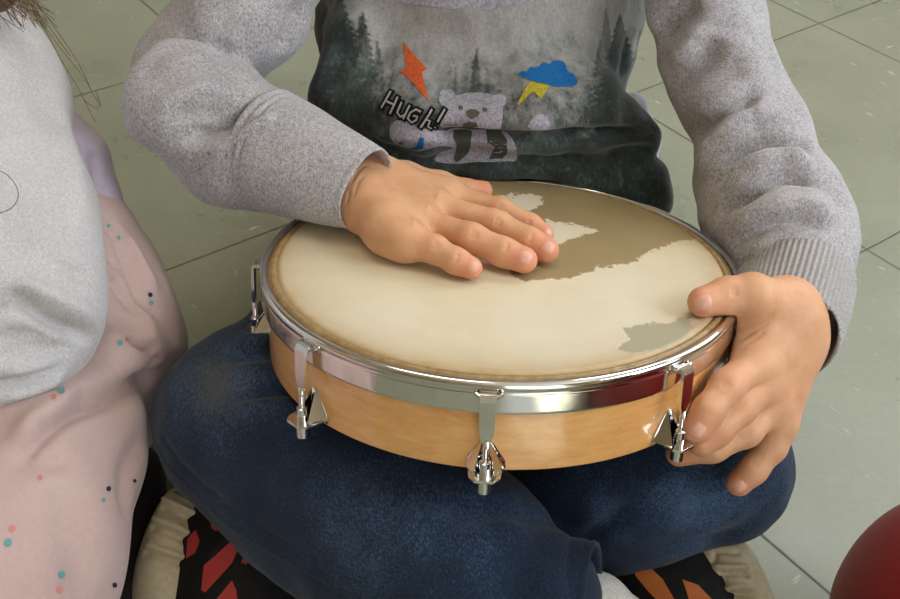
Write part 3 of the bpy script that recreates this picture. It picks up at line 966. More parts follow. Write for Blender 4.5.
folds = [
 # left sleeve
 ([(150, 52), (178, 45), (210, 48), (240, 62), (258, 78)], .006, -.0016),
 ([(178, 138), (205, 132), (235, 118), (262, 104), (284, 100)], .0075, -.0055),
 ([(190, 150), (225, 138), (255, 124), (285, 112)], .007, .003),
 ([(150, 120), (175, 100), (205, 88), (240, 92)], .008, .0025),
 ([(160, 110), (190, 112), (225, 104)], .006, -.0025),
 ([(235, 150), (250, 170), (258, 200)], .006, -.0015),
 ([(300, 0), (290, 30), (275, 55)], .008, -.002),
 # right sleeve
 ([(652, 42), (664, 28), (680, 12), (700, 0)], .008, -.005),
 ([(664, 86), (684, 72), (704, 56), (716, 34)], .009, -.0050),
 ([(668, 64), (690, 50), (706, 24)], .010, .003),
 ([(690, 112), (716, 104), (744, 84), (760, 50)], .010, .0035),
 ([(676, 124), (705, 120), (738, 104), (760, 108)], .008, -.0035),
 ([(700, 168), (722, 140), (748, 118), (784, 112)], .009, .005),
 ([(708, 186), (735, 158), (765, 146), (800, 144), (823, 150)], .0062, -.0070),
 ([(722, 192), (750, 168), (785, 158), (815, 166)], .008, .004),
 ([(716, 214), (745, 196), (772, 178), (800, 176), (832, 186)], .0055, -.0050),
 ([(730, 232), (760, 212), (800, 204), (835, 212)], .008, .0035),
 ([(738, 244), (765, 226), (800, 220), (836, 228)], .0045, -.003),
 # torso
 ([(430, 131), (470, 135), (520, 138), (570, 136), (620, 133), (664, 127)], .0045, -.0075),
 ([(395, 108), (430, 112), (480, 122), (540, 124), (610, 118)], .009, .002),
 ([(372, 128), (392, 136), (425, 138), (450, 134)], .006, .003),
 ([(345, 20), (338, 60), (330, 100)], .010, -.003),
 ([(636, 30), (626, 60), (628, 95)], .008, -.003),
 ([(618, 40), (610, 80), (612, 112)], .010, .002),
 ([(600, 160), (625, 152), (655, 152)], .006, -.003),
 ([(420, 60), (440, 90), (445, 110)], .012, -.0015),
]
folds = [(f[0], f[1] * .9, f[2] * (2.1 if max(q[0] for q in f[0]) > 662 or max(q[0] for q in f[0]) < 320 else 1.6)) for f in folds]
VS = strokes(VS, FS, folds)
def print_mat():
    m = heather('printed_forest_jersey', srgb(120, 116, 117), srgb(204, 200, 203))
    nt = m.node_tree; b = nt.nodes['Principled BSDF']; L = nt.links.new
    base = b.inputs['Base Color'].links[0].from_socket
    v = coords(nt)
    def att(n): return N(nt, 'ShaderNodeAttribute', attribute_name=n).outputs['Fac']
    grain = math_(nt, 'ADD', math_(nt, 'MULTIPLY', noi(nt, coords(nt, (1, 1, .35)), 420, 3, .65), .7), math_(nt, 'MULTIPLY', noi(nt, v, 1100, 2, .7), .3))
    tree = math_(nt, 'ADD', att('tree'), math_(nt, 'MULTIPLY', math_(nt, 'ADD', math_(nt, 'SUBTRACT', grain, .5), math_(nt, 'MULTIPLY', math_(nt, 'SUBTRACT', noi(nt, coords(nt, (1, 1, .4)), 90, 4, .7), .5), 1.1)), 1.3))
    f = ramp(nt, tree, [(.12, (0, 0, 0)), (.80, (1, 1, 1))]).outputs[0]
    tn = noi(nt, v, 28, 4, .7)
    teal = ramp(nt, math_(nt, 'ADD', math_(nt, 'MULTIPLY', tn, .5), math_(nt, 'MULTIPLY', grain, .5)), [(.36, srgb(34, 37, 33)), (.52, srgb(56, 64, 60)), (.66, srgb(92, 108, 104))]).outputs[0]
    paper = mix(nt, .75, base, ramp(nt, grain, [(.35, srgb(132, 130, 122)), (.65, srgb(164, 162, 154))]).outputs[0])
    c = mix(nt, f, paper, teal)
    c = mix(nt, att('print'), base, c)
    L(c, b.inputs['Base Color'])
    return m
print_m = print_mat()
sweat = from_np('sweatshirt', VS, FS, print_m, boy)
V32 = VS.astype(np.float32)
ft = torsoF(V32); fs = np.minimum(slL(V32), slR(V32))
pm = np.clip((fs - ft) / .003 + .5, 0, 1)
U, Vv = proj(VS)
U = np.asarray(U); Vv = np.asarray(Vv)
rs_ = np.random.RandomState(5)
tree = np.clip((Vv - 30) / 90, 0, 1) * .62 + .05
tree = np.maximum(tree, np.clip((Vv - 110) / 30, 0, 1) * .95)
tree = np.maximum(tree, np.clip((372 - U) / 45, 0, 1) * .85 * np.clip((Vv + 40) / 60, .3, 1))
tree = np.maximum(tree, np.clip((U - 632) / 14, 0, 1) * .7)
sp = [(620, 15, 34, .95), (600, 40, 22, .7), (640, 30, 20, .9), (642, 70, 30, .9), (588, 62, 14, .5), (476, 46, 15, .75), (466, 62, 9, .55), (487, 64, 10, .6), (455, 58, 8, .6), (500, 70, 10, .5), (450, 70, 10, .55), (520, 78, 12, .45),
      (340, -10, 34, .95), (362, 10, 26, .8), (325, 20, 30, .95), (378, 40, 18, .7), (392, 62, 14, .5), (352, 40, 30, .9), (560, 84, 14, .4), (575, 70, 12, .45), (430, 78, 12, .5), (412, 84, 12, .5), (606, 6, 16, .6)]
for x_, y_, w_, s_ in sp:
    h_ = np.clip((Vv - y_) / 70, 0, 1.3)
    saw = .55 + .45 * np.abs(((Vv - y_) / 7.0 + .35 * np.sign(U - x_)) % 1 - .0)
    ins_ = np.clip(1 - np.abs(U - x_) / (w_ * h_ * saw + .8), 0, 1) * (Vv > y_)
    tree = np.maximum(tree, s_ * np.clip(ins_ * 3, 0, 1))
pale = np.exp(-(((U - 430) / 60) ** 2 + ((Vv + 2) / 14) ** 2)) + np.exp(-(((U - 490) / 30) ** 2 + ((Vv + 4) / 10) ** 2))
tree = np.clip(tree - pale, 0, 1)
back = VS[:, 1] > .78
tree[back] = 0; pm[back] = 0
sweat.data.attributes.new('tree', 'FLOAT', 'POINT').data.foreach_set('value', tree.astype(np.float32))
sweat.data.attributes.new('print', 'FLOAT', 'POINT').data.foreach_set('value', pm.astype(np.float32))
bvS = BVHTree.FromPolygons(VS.tolist(), FS.tolist())

def cuff(name, A, B, rA, rB, ribs, m, parent, th=.0016, ns=26, nt=240, sq=1.0, long_axis=None, bulge=0.0, grooves=(), slack=0.0):
    A = np.asarray(A); B = np.asarray(B); ax = B - A; ln = np.linalg.norm(ax); ax /= ln
    u = np.asarray(long_axis, float) if long_axis is not None else np.array([0, 0, 1.]); u = u - ax * (u @ ax); u /= np.linalg.norm(u); v_ = np.cross(ax, u)
    rows = []
    th_ = np.linspace(0, 2 * np.pi, nt, endpoint=False)
    def ring(s, off):
        r = rA + (rB - rA) * s + bulge * math.sin(math.pi * s) - off
        for gs, gw, ga in grooves: r += ga * math.exp(-((s - gs) / gw) ** 2)
        if ribs and off <= 0: r = r + .00055 * np.cos(ribs * th_)
        r = r + slack * np.sin(th_ * 3 + 1.3 + 2 * s) * s
        return A + ax * ln * s + (u[None] * (np.cos(th_) * r)[:, None]) + (v_[None] * (np.sin(th_) * r * sq)[:, None])
    for k in range(ns): rows.append(ring(k / (ns - 1), 0))
    e = ax * th * .7
    rows.append(ring(1, th * .25) + e); rows.append(ring(1, th * .75) + e)
    for k in range(ns // 2): rows.append(ring(1 - k / (ns - 1) * 1.6, th))
    V_ = np.concatenate(rows); n_ = len(rows)
    i_, j_ = np.meshgrid(np.arange(n_ - 1), np.arange(nt), indexing='ij'); i_ = i_.ravel(); j_ = j_.ravel(); k_ = (j_ + 1) % nt
    F_ = np.stack([i_ * nt + j_, i_ * nt + k_, (i_ + 1) * nt + k_, (i_ + 1) * nt + j_], 1)
    V_ = cloth_noise(V_, F_, 40, .0008, 2)
    return from_np(name, V_, F_, m, parent)
cuff('cuff', P(262, 147, .672), P(366, 191, .640), .0372, .0243, 0, grey_knit, sweat, .0016, 90, 200, 1.0, None, .0008, ((.0, .03, -.006), (.10, .014, -.0022), (.165, .012, -.0018), (.96, .010, -.0005)), .0012)
cuff('ribbed_cuff', P(799, 274, .652), P(782, 332, .610), .0320, .0308, 64, rib_m, sweat, .0018, 30, 512, 1.0, None, .0008, ((.0, .05, -.0035), (.12, .03, -.0008)), .0010)

# ------------------------------------------------------------------ jeans
legL = chain([((-.04, .77, .08), .070), px(362, 352, .705, 96), px(250, 424, .655, 90)], .03)
shinL = chain([px(247, 424, .655, 90), px(330, 480, .635, 92), px(420, 545, .605, 90), px(490, 588, .590, 74), px(532, 602, .582, 60)], .04)
legR = chain([((.075, .77, .08), .070), px(635, 425, .70, 92), px(716, 465, .655, 72)], .03)
shinR = chain([px(718, 467, .655, 72), px(640, 486, .655, 62), px(570, 512, .665, 52), px(420, 560, .675, 55), px(300, 560, .675, 45)], .04)
seatF = union([ell((.018, .79, .08), (.100, .085, .075)), cap((-.03, .70, .07), (.07, .70, .07), .055)], .03)
jeansF = union([union([legL, shinL], .010), union([legR, shinR], .008)], .004)
jeansF = union([jeansF, seatF], .03)
jeansF = cut(jeansF, drum_solid(.0008), .004)
jeansF = cut(jeansF, lambda p: .003 - p[:, 2], .004) if False else jeansF
for a_ in (-179, -136, -93.5, -50.5):
    e_ = DX * math.cos(math.radians(a_)) + DY * math.sin(math.radians(a_))
    jeansF = cut(jeansF, cap(DC + e_ * .1345 - DN * .03, DC + e_ * .1345 - DN * .053, .0075), .003)
_jf = jeansF
jeansF = lambda p: np.maximum(_jf(p), .0015 - p[:, 2])
VJ, FJ = nets(jeansF, (-.21, .27, -.005), (.25, .88, .19), .0020, 2)
VJ = cloth_noise(VJ, FJ, 18, .003, 5.1); VJ = cloth_noise(VJ, FJ, 60, .0012, 1.1)
jf = [
 ([(212, 392), (245, 396), (280, 391), (305, 397)], .0045, -.0045),
 ([(272, 452), (298, 440), (325, 428), (345, 430)], .006, -.0045),
 ([(225, 420), (260, 425), (295, 418)], .008, .003),
 ([(400, 480), (450, 500), (500, 530)], .012, -.004),
 ([(350, 500), (400, 520), (440, 560)], .014, .004),
 ([(158, 446), (170, 468), (196, 494), (228, 524), (262, 545), (300, 566), (345, 590)], .0014, .0014, 1),
 ([(164, 440), (182, 466), (208, 490), (240, 517), (275, 538), (315, 560)], .0030, -.0014, 1),
 ([(200, 352), (232, 356), (268, 350), (285, 344)], .006, -.004),
 ([(262, 440), (290, 432), (330, 424)], .007, -.003),
 ([(230, 400), (270, 405), (300, 400)], .009, .003),
 ([(470, 495), (520, 512), (560, 522), (600, 532)], .009, -.004),
 ([(640, 500), (612, 520), (590, 540), (578, 552)], .006, -.006),
 ([(440, 560), (490, 540), (540, 530)], .012, .004),
 ([(760, 470), (780, 480), (790, 500)], .010, .002),
 ([(640, 545), (690, 545), (740, 530), (770, 505)], .006, -.003),
 ([(650, 470), (680, 490), (740, 500)], .012, .003),
]
VJ = strokes(VJ, FJ, jf)
jeans = from_np('jeans', VJ, FJ, denim_m, boy)
U, Vv = proj(VJ); U = np.asarray(U); Vv = np.asarray(Vv)
fade = .32 * np.exp(-(((U - 690) / 60) ** 2 + ((Vv - 505) / 30) ** 2)) + .2 * np.exp(-(((U - 400) / 70) ** 2 + ((Vv - 530) / 35) ** 2)) + .25 * np.exp(-(((U - 230) / 50) ** 2 + ((Vv - 400) / 40) ** 2))
tan = .55 * np.exp(-(((U - 215) / 22) ** 2 + ((Vv - 385) / 28) ** 2))
jeans.data.attributes.new('fade', 'FLOAT', 'POINT').data.foreach_set('value', fade.astype(np.float32))
jeans.data.attributes.new('tan', 'FLOAT', 'POINT').data.foreach_set('value', tan.astype(np.float32))
hc = cuff('turned_cuff', P(543, 598, .584), P(590, 604, .577), .0325, .0310, 0, denim_m, jeans, .0022, 20, 160, 1.0, None, .0006, ((.0, .05, .0006), (.9, .04, -.0007)), .001)
for o in (hc,):
    for nm in ('fade', 'tan'):
        o.data.attributes.new(nm, 'FLOAT', 'POINT')

# ------------------------------------------------------------------ prints lying on cloth
def decal(name, poly, m, bvh, parent, off=.0004, step=3.0, smooth_pts=False):
    poly = [np.array(p, float) for p in poly]
    if smooth_pts: poly = smooth_line(poly + [poly[0]], 5)[:-1]
    ring = []
    for i_ in range(len(poly)):
        a, b_ = poly[i_], poly[(i_ + 1) % len(poly)]
        n_ = max(1, int(np.linalg.norm(b_ - a) / step))
        ring += [a + (b_ - a) * k / n_ for k in range(n_)]
    R_ = np.array(ring); lo = R_.min(0); hi = R_.max(0)
    gx, gy = np.meshgrid(np.arange(lo[0], hi[0], step), np.arange(lo[1], hi[1], step))
    G = np.stack([gx.ravel(), gy.ravel()], 1)
    if len(G): G = G[sdpoly(G, R_) < -step * .5]
    pts = [Vector(p) for p in ring] + [Vector(p) for p in G]
    n_ = len(ring)
    r = delaunay_2d_cdt(pts, [], [list(range(n_))], 1, 1e-5)
    bm = bmesh.new(); vs = []
    for v_ in r[0]:
        h = cast(bvh, v_[0], v_[1])
        if h[0] is None: vs.append(None); continue
        nn_ = Vector(h[1]); d_ = Vector(ray(v_[0], v_[1]))
        if nn_.dot(d_) > 0: nn_ = -nn_
        vs.append(bm.verts.new(h[0] + nn_ * off))
    for f in r[2]:
        q = [vs[i_] for i_ in f]
        if None in q or len(set(q)) < 3: continue
        if max((q[i_].co - q[i_ - 1].co).length for i_ in range(3)) > .012: continue
        try: bm.faces.new(q)
        except ValueError: pass
    for f in bm.faces:
        f.normal_update()
        if f.normal.dot(Vector(CC) - f.calc_center_median()) < 0: f.normal_flip()
    me = bpy.data.meshes.new(name); bm.to_mesh(me); bm.free()
    return link(name, me, m, parent)

def cloth_print(name, col, col2=None, rough=.85):
    m, nt, b = mat(name)
    n = math_(nt, 'ADD', math_(nt, 'MULTIPLY', noi(nt, coords(nt, (1, 1, .4), (.4, .3, .2)), 1100, 2), .6), math_(nt, 'MULTIPLY', noi(nt, coords(nt), 420, 2), .4))
    c2 = col2 or tuple(x * .62 for x in col[:3]) + (1,)
    nt.links.new(ramp(nt, n, [(.36, c2), (.6, col)]).outputs[0], b.inputs['Base Color'])
    b.inputs['Roughness'].default_value = rough; b.inputs['Specular IOR Level'].default_value = .2
    bump(nt, b, n, .4, .0006)
    return m
def c6(l): return [(370 + x / 3.995, 30 + y / 3.995) for x, y in l]
or_m = cloth_print('orange_print', srgb(206, 92, 46)); bl_m = cloth_print('blue_print', srgb(30, 104, 166)); ye_m = cloth_print('yellow_print', srgb(182, 166, 52))
be_m = cloth_print('pale_lilac_print', srgb(172, 168, 178), srgb(128, 126, 134)); dk_m = cloth_print('dark_green_grey_print', srgb(78, 82, 74)); bk_m = cloth_print('black_print', srgb(22, 22, 22)); no_m = cloth_print('brown_grey_print', srgb(98, 92, 82))
decal('printed_orange_bolt', c6([(130, 46), (228, 158), (207, 170), (235, 288), (152, 188), (118, 165), (148, 155)]), or_m, bvS, sweat, .0006, 2.5)
decal('printed_cloud', c6([(592, 180), (605, 168), (628, 166), (640, 150), (668, 152), (690, 132), (715, 138), (735, 124), (775, 132), (788, 165), (815, 182), (828, 215), (800, 228), (740, 226), (700, 216), (660, 208), (625, 196)]), bl_m, bvS, sweat, .0006, 3, True)
decal('printed_yellow_bolt', c6([(640, 206), (718, 222), (684, 276), (650, 245), (594, 302), (588, 295), (618, 240)]), ye_m, bvS, sweat, .0005, 2.5)
bear = decal('printed_bear_head', c6([(278, 250), (292, 240), (325, 240), (345, 262), (380, 254), (430, 250), (470, 254), (492, 262), (520, 256), (544, 268), (545, 292), (530, 310), (530, 350), (522, 392), (480, 392), (430, 388), (380, 384), (330, 384), (290, 388), (268, 372), (285, 330), (292, 310), (276, 285)]), be_m, bvS, sweat, .0004, 3)
decal('printed_nose', c6([(382, 328), (400, 318), (425, 320), (440, 332), (430, 348), (408, 356), (388, 346)]), no_m, bvS, bear, .0007, 2)
decal('printed_mouth', c6([(370, 374), (395, 366), (425, 370), (434, 384), (400, 386), (372, 384)]), no_m, bvS, bear, .0007, 2)
for e_ in ((362, 312), (460, 320)):
    decal('printed_eye', c6([(e_[0] + 11 * math.cos(t_), e_[1] + 9 * math.sin(t_)) for t_ in np.linspace(0, 6.28, 9)[:-1]]), no_m, bvS, bear, .0007, 2)
decal('printed_bear_body', c6([(80, 385), (105, 362), (150, 366), (185, 385), (240, 398), (300, 402), (340, 392), (420, 398), (520, 398), (560, 425), (584, 470), (584, 520), (540, 524), (480, 528), (420, 528), (340, 534), (262, 524), (275, 490), (330, 470), (280, 462), (200, 482), (150, 470), (100, 450), (82, 425)]), be_m, bvS, sweat, .0004, 3, True)
decal('printed_stripe', c6([(335, 400), (400, 402), (405, 430), (392, 490), (350, 526), (335, 510), (345, 460), (332, 430)]), dk_m, bvS, sweat, .0006, 3, True)
decal('printed_stripe', c6([(462, 404), (520, 404), (548, 440), (548, 490), (530, 512), (475, 516), (498, 462), (470, 450)]), dk_m, bvS, sweat, .0006, 3)
decal('printed_blue_bolt', c6([(200, 428), (216, 432), (212, 470), (190, 478), (155, 472), (185, 462)]), bl_m, bvS, sweat, .0007, 2.5)
decal('printed_paw', c6([(650, 352), (668, 340), (690, 338), (712, 352), (718, 380), (708, 406), (680, 406), (626, 400), (632, 380)]), be_m, bvS, sweat, .0004, 3, True)
decal('printed_cloud_edge', [(392, -6), (540, -6), (528, 4), (505, 6), (490, 10), (470, 7), (450, 9), (432, 6), (405, 4)], be_m, bvS, sweat, .0004, 4)
# lettering: white-grey letters with a black outline
def letter(lines, wd_o=9.0, wd_i=3.6):
    polys = []
    for ln in lines:
        for w_, m_, of in ((wd_o, bk_m, .0008), (wd_i, gl_m, .0011)):
            L_ = np.array(ln, float); nrm = []
            for i_ in range(len(L_)):
                t_ = L_[min(i_ + 1, len(L_) - 1)] - L_[max(i_ - 1, 0)]; t_ /= np.linalg.norm(t_); nrm.append((-t_[1], t_[0]))
            nrm = np.array(nrm); ends = [L_[0] - (L_[1] - L_[0]) / np.linalg.norm(L_[1] - L_[0]) * w_ * .45, L_[-1] + (L_[-1] - L_[-2]) / np.linalg.norm(L_[-1] - L_[-2]) * w_ * .45]
            A_ = L_.copy(); A_[0] = ends[0]; A_[-1] = ends[1]
            polys.append((m_, of, list(A_ + nrm * w_ / 2) + list((A_ - nrm * w_ / 2)[::-1])))
    return polys
gl_m = cloth_print('letter_grey_print', srgb(176, 176, 172))
LT = {
 'H': [[(84, 250), (50, 308)], [(112, 272), (84, 332)], [(66, 284), (100, 300)]],
 'u': [[(128, 292), (112, 330), (124, 346), (140, 340)], [(160, 306), (136, 352)]],
 'g': [[(202, 326), (186, 318), (164, 330), (154, 352), (168, 368), (186, 358), (192, 344), (178, 342)]],
 'h': [[(246, 322), (204, 386)], [(224, 356), (240, 360), (232, 384), (242, 390)]],
 '!': [[(298, 322), (272, 362)]], 'dot': [[(257, 382), (261, 386)]]}
k_ = 0
for nm, ls in LT.items():
    ps = letter([[(370 + x / 3.995, 30 + y / 3.995) for x, y in l] for l in ls], 6.6 if nm != 'dot' else 5, 1.9 if nm != 'dot' else .8)
    root = None
    for m_, of, poly in sorted(ps, key=lambda q: q[1]):
        try: o_ = decal('printed_letter' if root is None else 'letter_stroke', poly, m_, bvS, root or sweat, of + .00002 * (k_ % 7), 2.0)
        except Exception: continue
        k_ += 1
        if root is None: root = o_
for o_ in list(bpy.data.objects):
    if o_.name.startswith('letter_stroke'): pass

# ------------------------------------------------------------------ shoes of the seated child
sole_m, nt, b = mat('beige_rubber'); v = coords(nt)
nt.links.new(ramp(nt, math_(nt, 'ADD', math_(nt, 'MULTIPLY', noi(nt, v, 22, 3, .5), .7), math_(nt, 'MULTIPLY', noi(nt, v, 300, 2), .3)), [(.3, srgb(150, 134, 104)), (.6, srgb(182, 168, 138))]).outputs[0], b.inputs['Base Color'])
b.inputs['Roughness'].default_value = .6
black_sh, nt, b = mat('black_shoe_fabric'); v = coords(nt)
nt.links.new(ramp(nt, noi(nt, v, 300, 2), [(.3, srgb(12, 12, 12)), (.7, srgb(22, 21, 20))]).outputs[0], b.inputs['Base Color']); b.inputs['Roughness'].default_value = .7; b.inputs['Specular IOR Level'].default_value = .2
bump(nt, b, noi(nt, v, 600, 2), .4, .0005)
def meshm(name, c):
    m, nt, b = mat(name)
    vo = nt.nodes.new('ShaderNodeTexVoronoi'); vo.inputs['Scale'].default_value = 1100; nt.links.new(coords(nt), vo.inputs['Vector'])
    nt.links.new(ramp(nt, vo.outputs['Distance'], [(.05, tuple(x * .5 for x in c[:3])), (.4, c)]).outputs[0], b.inputs['Base Color']); b.inputs['Roughness'].default_value = .7
    return m
red_mesh = meshm('red_mesh', srgb(158, 42, 36)); or_mesh = meshm('orange_mesh', srgb(178, 96, 36))
onfloor = lambda f, z=.001: (lambda p: np.maximum(f(p), z - p[:, 2]))

def shoe(upper, sole, grooves, patches, patch_m, lo_hi_pad=.05, extra=None):
    U_, = [union([chain(upper, .03)], .01)]
    S_ = chain(sole, .02)
    U2 = cut(U_, S_, .001)
    pts = np.array([q[0] for q in upper]); lo, hi = pts.min(0) - .055, pts.max(0) + .055; lo[2] = -.004
    V_, F_ = nets(onfloor(U_), lo, hi, .0020, 2)
    V_ = strokes(V_, F_, [([(x0, y0), ((x0 + x1) / 2 + 3, (y0 + y1) / 2), (x1, y1)], .002, .0012) for x0, y0, x1, y1 in (extra or [])])
    up = from_np('shoe', V_, F_, black_sh, boy)
    pts = np.array([q[0] for q in sole]); lo, hi = pts.min(0) - .035, pts.max(0) + .035; lo[2] = -.004
    V2, F2 = nets(onfloor(S_, .0008), lo, hi, .0014, 2)
    V2 = strokes(V2, F2, [(g[0], g[1] * 1.25, g[2] * 1.9, 1) for g in grooves])
    from_np('sole', V2, F2, sole_m, up)
    bv = BVHTree.FromPolygons(V_.tolist(), F_.tolist())
    for p_ in patches:
        decal('mesh_panel', p_, patch_m, bv, up, .0004, 4)
    return up, bv
c7 = lambda l: [(130 + x / 4.31, 460 + y / 4.31) for x, y in l]
c8 = lambda l: [(580 + x / 4.5, 530 + y / 4.5) for x, y in l]
shA, bvA = shoe([px(258, 505, .672, 62), px(250, 560, .668, 66), px(240, 640, .655, 64), px(232, 700, .645, 52)],
     [px(208, 489, .668, 16), px(191, 509, .662, 20), px(178, 538, .656, 21.5), px(168, 570, .650, 22), px(164, 605, .645, 22), px(168, 680, .638, 23), px(190, 740, .632, 24)],
     [([(176, 489), (204, 500)], .0014, -.0012, 1), ([(165, 500), (182, 507), (200, 517)], .0016, .0016, 1), ([(163, 508), (180, 515), (197, 524)], .0018, -.0016, 1), ([(156, 519), (175, 526), (192, 535)], .0016, .0016, 1),
      ([(153, 527), (172, 534), (189, 543)], .0018, -.0014, 1), ([(149, 545), (166, 551), (186, 558)], .0016, .0014, 1), ([(146, 553), (165, 558), (185, 565)], .0014, -.0010, 1)],
     [c7(q) for q in ([(460, 328), (320, 455), (308, 560), (325, 572), (440, 445), (468, 380)], [(555, 375), (520, 362), (478, 440), (500, 452)], [(440, 518), (372, 602), (400, 640), (470, 640), (458, 560)],
                      [(285, 300), (250, 340), (243, 425), (282, 402), (302, 350)], [(350, 238), (400, 245), (425, 278), (372, 308), (350, 292)])], red_mesh,
     extra=[(230, 520, 205, 560), (268, 545, 240, 590), (285, 560, 300, 540)])
yel = plain('yellow_print_shoe', srgb(210, 150, 40), .6)
for q in ([(800, 506), (812, 522)], [(812, 505), (806, 535)], [(795, 545), (815, 552)], [(816, 540), (804, 558)], [(785, 566), (790, 580)], [(800, 560), (792, 572)]):
    a_, b_ = c7(q); a_ = np.array(a_); b_ = np.array(b_); t_ = (b_ - a_) / np.linalg.norm(b_ - a_); n_ = np.array([-t_[1], t_[0]]) * .8
    decal('printed_mark', [a_ + n_, b_ + n_, b_ - n_, a_ - n_], yel, bvA, shA, .0006, 1.5)
shB, bvB2 = shoe([px(640, 575, .672, 48), px(668, 590, .668, 52), px(690, 640, .655, 56), px(700, 700, .645, 50)],
     [px(700, 540, .672, 20), px(714, 562, .662, 27), px(728, 588, .655, 28), px(742, 625, .648, 28), px(748, 690, .64, 28)],
     [(c8(q), w_, a_, 1) for q, w_, a_ in (([(610, 100), (660, 95), (712, 104)], .0012, -.0012), ([(612, 164), (680, 168), (742, 168)], .0014, .0014), ([(610, 120), (605, 145), (618, 160)], .0012, -.0009), ([(642, 200), (700, 196), (752, 206)], .0013, -.0013),
       ([(665, 262), (720, 258), (770, 262)], .0014, .0014), ([(645, 215), (650, 240), (668, 258)], .0012, -.0009), ([(680, 292), (730, 288), (785, 298)], .0013, -.0013))],
     [c8(q) for q in ([(232, 145), (250, 205), (300, 268), (350, 320), (430, 320), (372, 222), (312, 165), (260, 132)], [(460, 222), (474, 262), (492, 320), (600, 320), (530, 248)])], or_mesh,
     extra=[(660, 565, 705, 590)])
sock_m = heather('white_sock', srgb(176, 170, 160), srgb(226, 222, 214))
from_np('sock', *nets(onfloor(chain([px(560, 612, .60, 30), px(596, 606, .606, 30), px(640, 640, .63, 34)], .01)), P(590, 620, .62) - .07, P(590, 620, .62) + .07, .002, 2), sock_m, boy)

usF = chain([px(634, 106, .770, 14), px(640, 140, .785, 18), px(640, 178, .775, 18)], .01)
from_np('undershirt', *nets(usF, P(638, 142, .778) - .08, P(638, 142, .778) + .08, .002, 2), plain('white_cotton', srgb(206, 202, 214), .9), boy)
# ------------------------------------------------------------------ child at the left edge
white_j = heather('white_jersey', srgb(172, 168, 168), srgb(212, 208, 208), bs=.3)
def cloth(name, c1, c2, sc=300, bs=.25):
    m, nt, b = mat(name); v = coords(nt)
    n = math_(nt, 'ADD', math_(nt, 'MULTIPLY', noi(nt, v, 12, 3), .6), math_(nt, 'MULTIPLY', noi(nt, v, sc, 3, .7), .4))
    nt.links.new(ramp(nt, n, [(.3, c1), (.7, c2)]).outputs[0], b.inputs['Base Color']); b.inputs['Roughness'].default_value = .9
    b.inputs['Sheen Weight'].default_value = .2; b.inputs['Specular IOR Level'].default_value = .15
    bump(nt, b, noi(nt, v, 1200, 2), bs, .0005); return m
pink_c = cloth('pink_muslin', srgb(188, 160, 154), srgb(204, 178, 172)); lilac_c = cloth('lilac_cotton', srgb(184, 172, 192), srgb(202, 190, 208))
black_c = cloth('black_leggings', srgb(22, 20, 18), srgb(34, 31, 28))
def little_hand(w, d_, side):
    w = np.array(w); d_ = np.array(d_, float) / np.linalg.norm(d_); s_ = np.cross([0, 0, 1.], d_) * side; dn = np.array([0, 0, -.35])
    fs_ = [chain([(w + d_ * .045 + s_ * o_, .0065), (w + d_ * (.045 + l_ * .55) + s_ * o_ * 1.15, .006), (w + d_ * (.045 + l_) + s_ * o_ * 1.2 + dn * .02, .005)], .003) for o_, l_ in ((-.016, .030), (-.0055, .037), (.005, .040), (.0155, .035))]
    th_ = chain([(w + d_ * .012 + s_ * .016, .008), (w + d_ * .034 + s_ * .030, .0068), (w + d_ * .052 + s_ * .032, .0055)], .003)
    return union([union([cap(w, w + d_ * .042 + s_ * o_, .012, .009) for o_ in (-.013, 0, .013)], .012), union(fs_ + [th_], .001)], .005)
hipG = np.array([-.40, .50, .10])
topF = union([chain([px(-85, -30, .72, 70), px(-40, 104, .68, 100), px(-17, 230, .640, 104), px(-2, 303, .610, 100), px(-52, 350, .60, 110)], .02),
              ell((-.36, .50, .24), (.10, .085, .16)), cap((-.30, .50, .36), (-.44, .50, .36), .045, .045), chain([((-.445, .50, .355), .042), ((-.50, .44, .22), .036), ((-.43, .33, .17), .027)], .02)], .03)
hG = (-.37, .46, .53)
HPg, HMg = head_frame(hG, 24, 25)
VT, FT = nets(topF, (-.56, .28, .09), (-.15, .68, .44), .0024, 2)
VT = cloth_noise(VT, FT, 25, .004, 4.4)
VT = strokes(VT, FT, [(q_[0], q_[1], q_[2] * 1.6) for q_ in [([(0, 296), (20, 300), (45, 318), (70, 330), (96, 340)], .004, -.0050), ([(10, 280), (40, 290), (70, 305), (98, 322)], .005, .0035), ([(0, 330), (25, 345), (60, 352), (82, 348)], .006, -.003),
   ([(0, 300), (8, 303)], .003, -.005), ([(-5, 225), (30, 250), (60, 285)], .012, -.003), ([(20, 60), (45, 110), (50, 170)], .014, -.002), ([(60, 100), (72, 160), (84, 240)], .010, .002),
   ([(-10, 372), (40, 362), (80, 350)], .004, .004), ([(-10, 398), (30, 388), (66, 372)], .004, .004), ([(0, 360), (30, 352)], .004, -.002), ([(-10, 385), (20, 378), (50, 366)], .003, -.0025), ([(-10, 345), (20, 336), (50, 340)], .003, -.0025), ([(30, 250), (60, 262), (94, 282)], .004, -.0025), ([(5, 20), (20, 28), (42, 28)], .003, .0015)]])
core = union([ell((-.36, .50, .24), (.08, .065, .14)), cap((-.36, .50, .33), HPg(0, .015, -.07), .032, .028), cap(P(-60, -20, .70), P(-40, 110, .68), .03, .025), cap(P(-40, 110, .68), P(-15, 240, .64), .024, .020), cap(P(-15, 240, .64), P(-60, 330, .60), .020, .016),
              cap((-.36, .50, .10), P(40, 430, .66), .04, .025)], .03)
handsG = union([little_hand((-.42, .322, .168), (.8, -.6, -.15), 1), little_hand(P(-78, 352, .588), (-.7, -.6, -.2), -1)], .001)
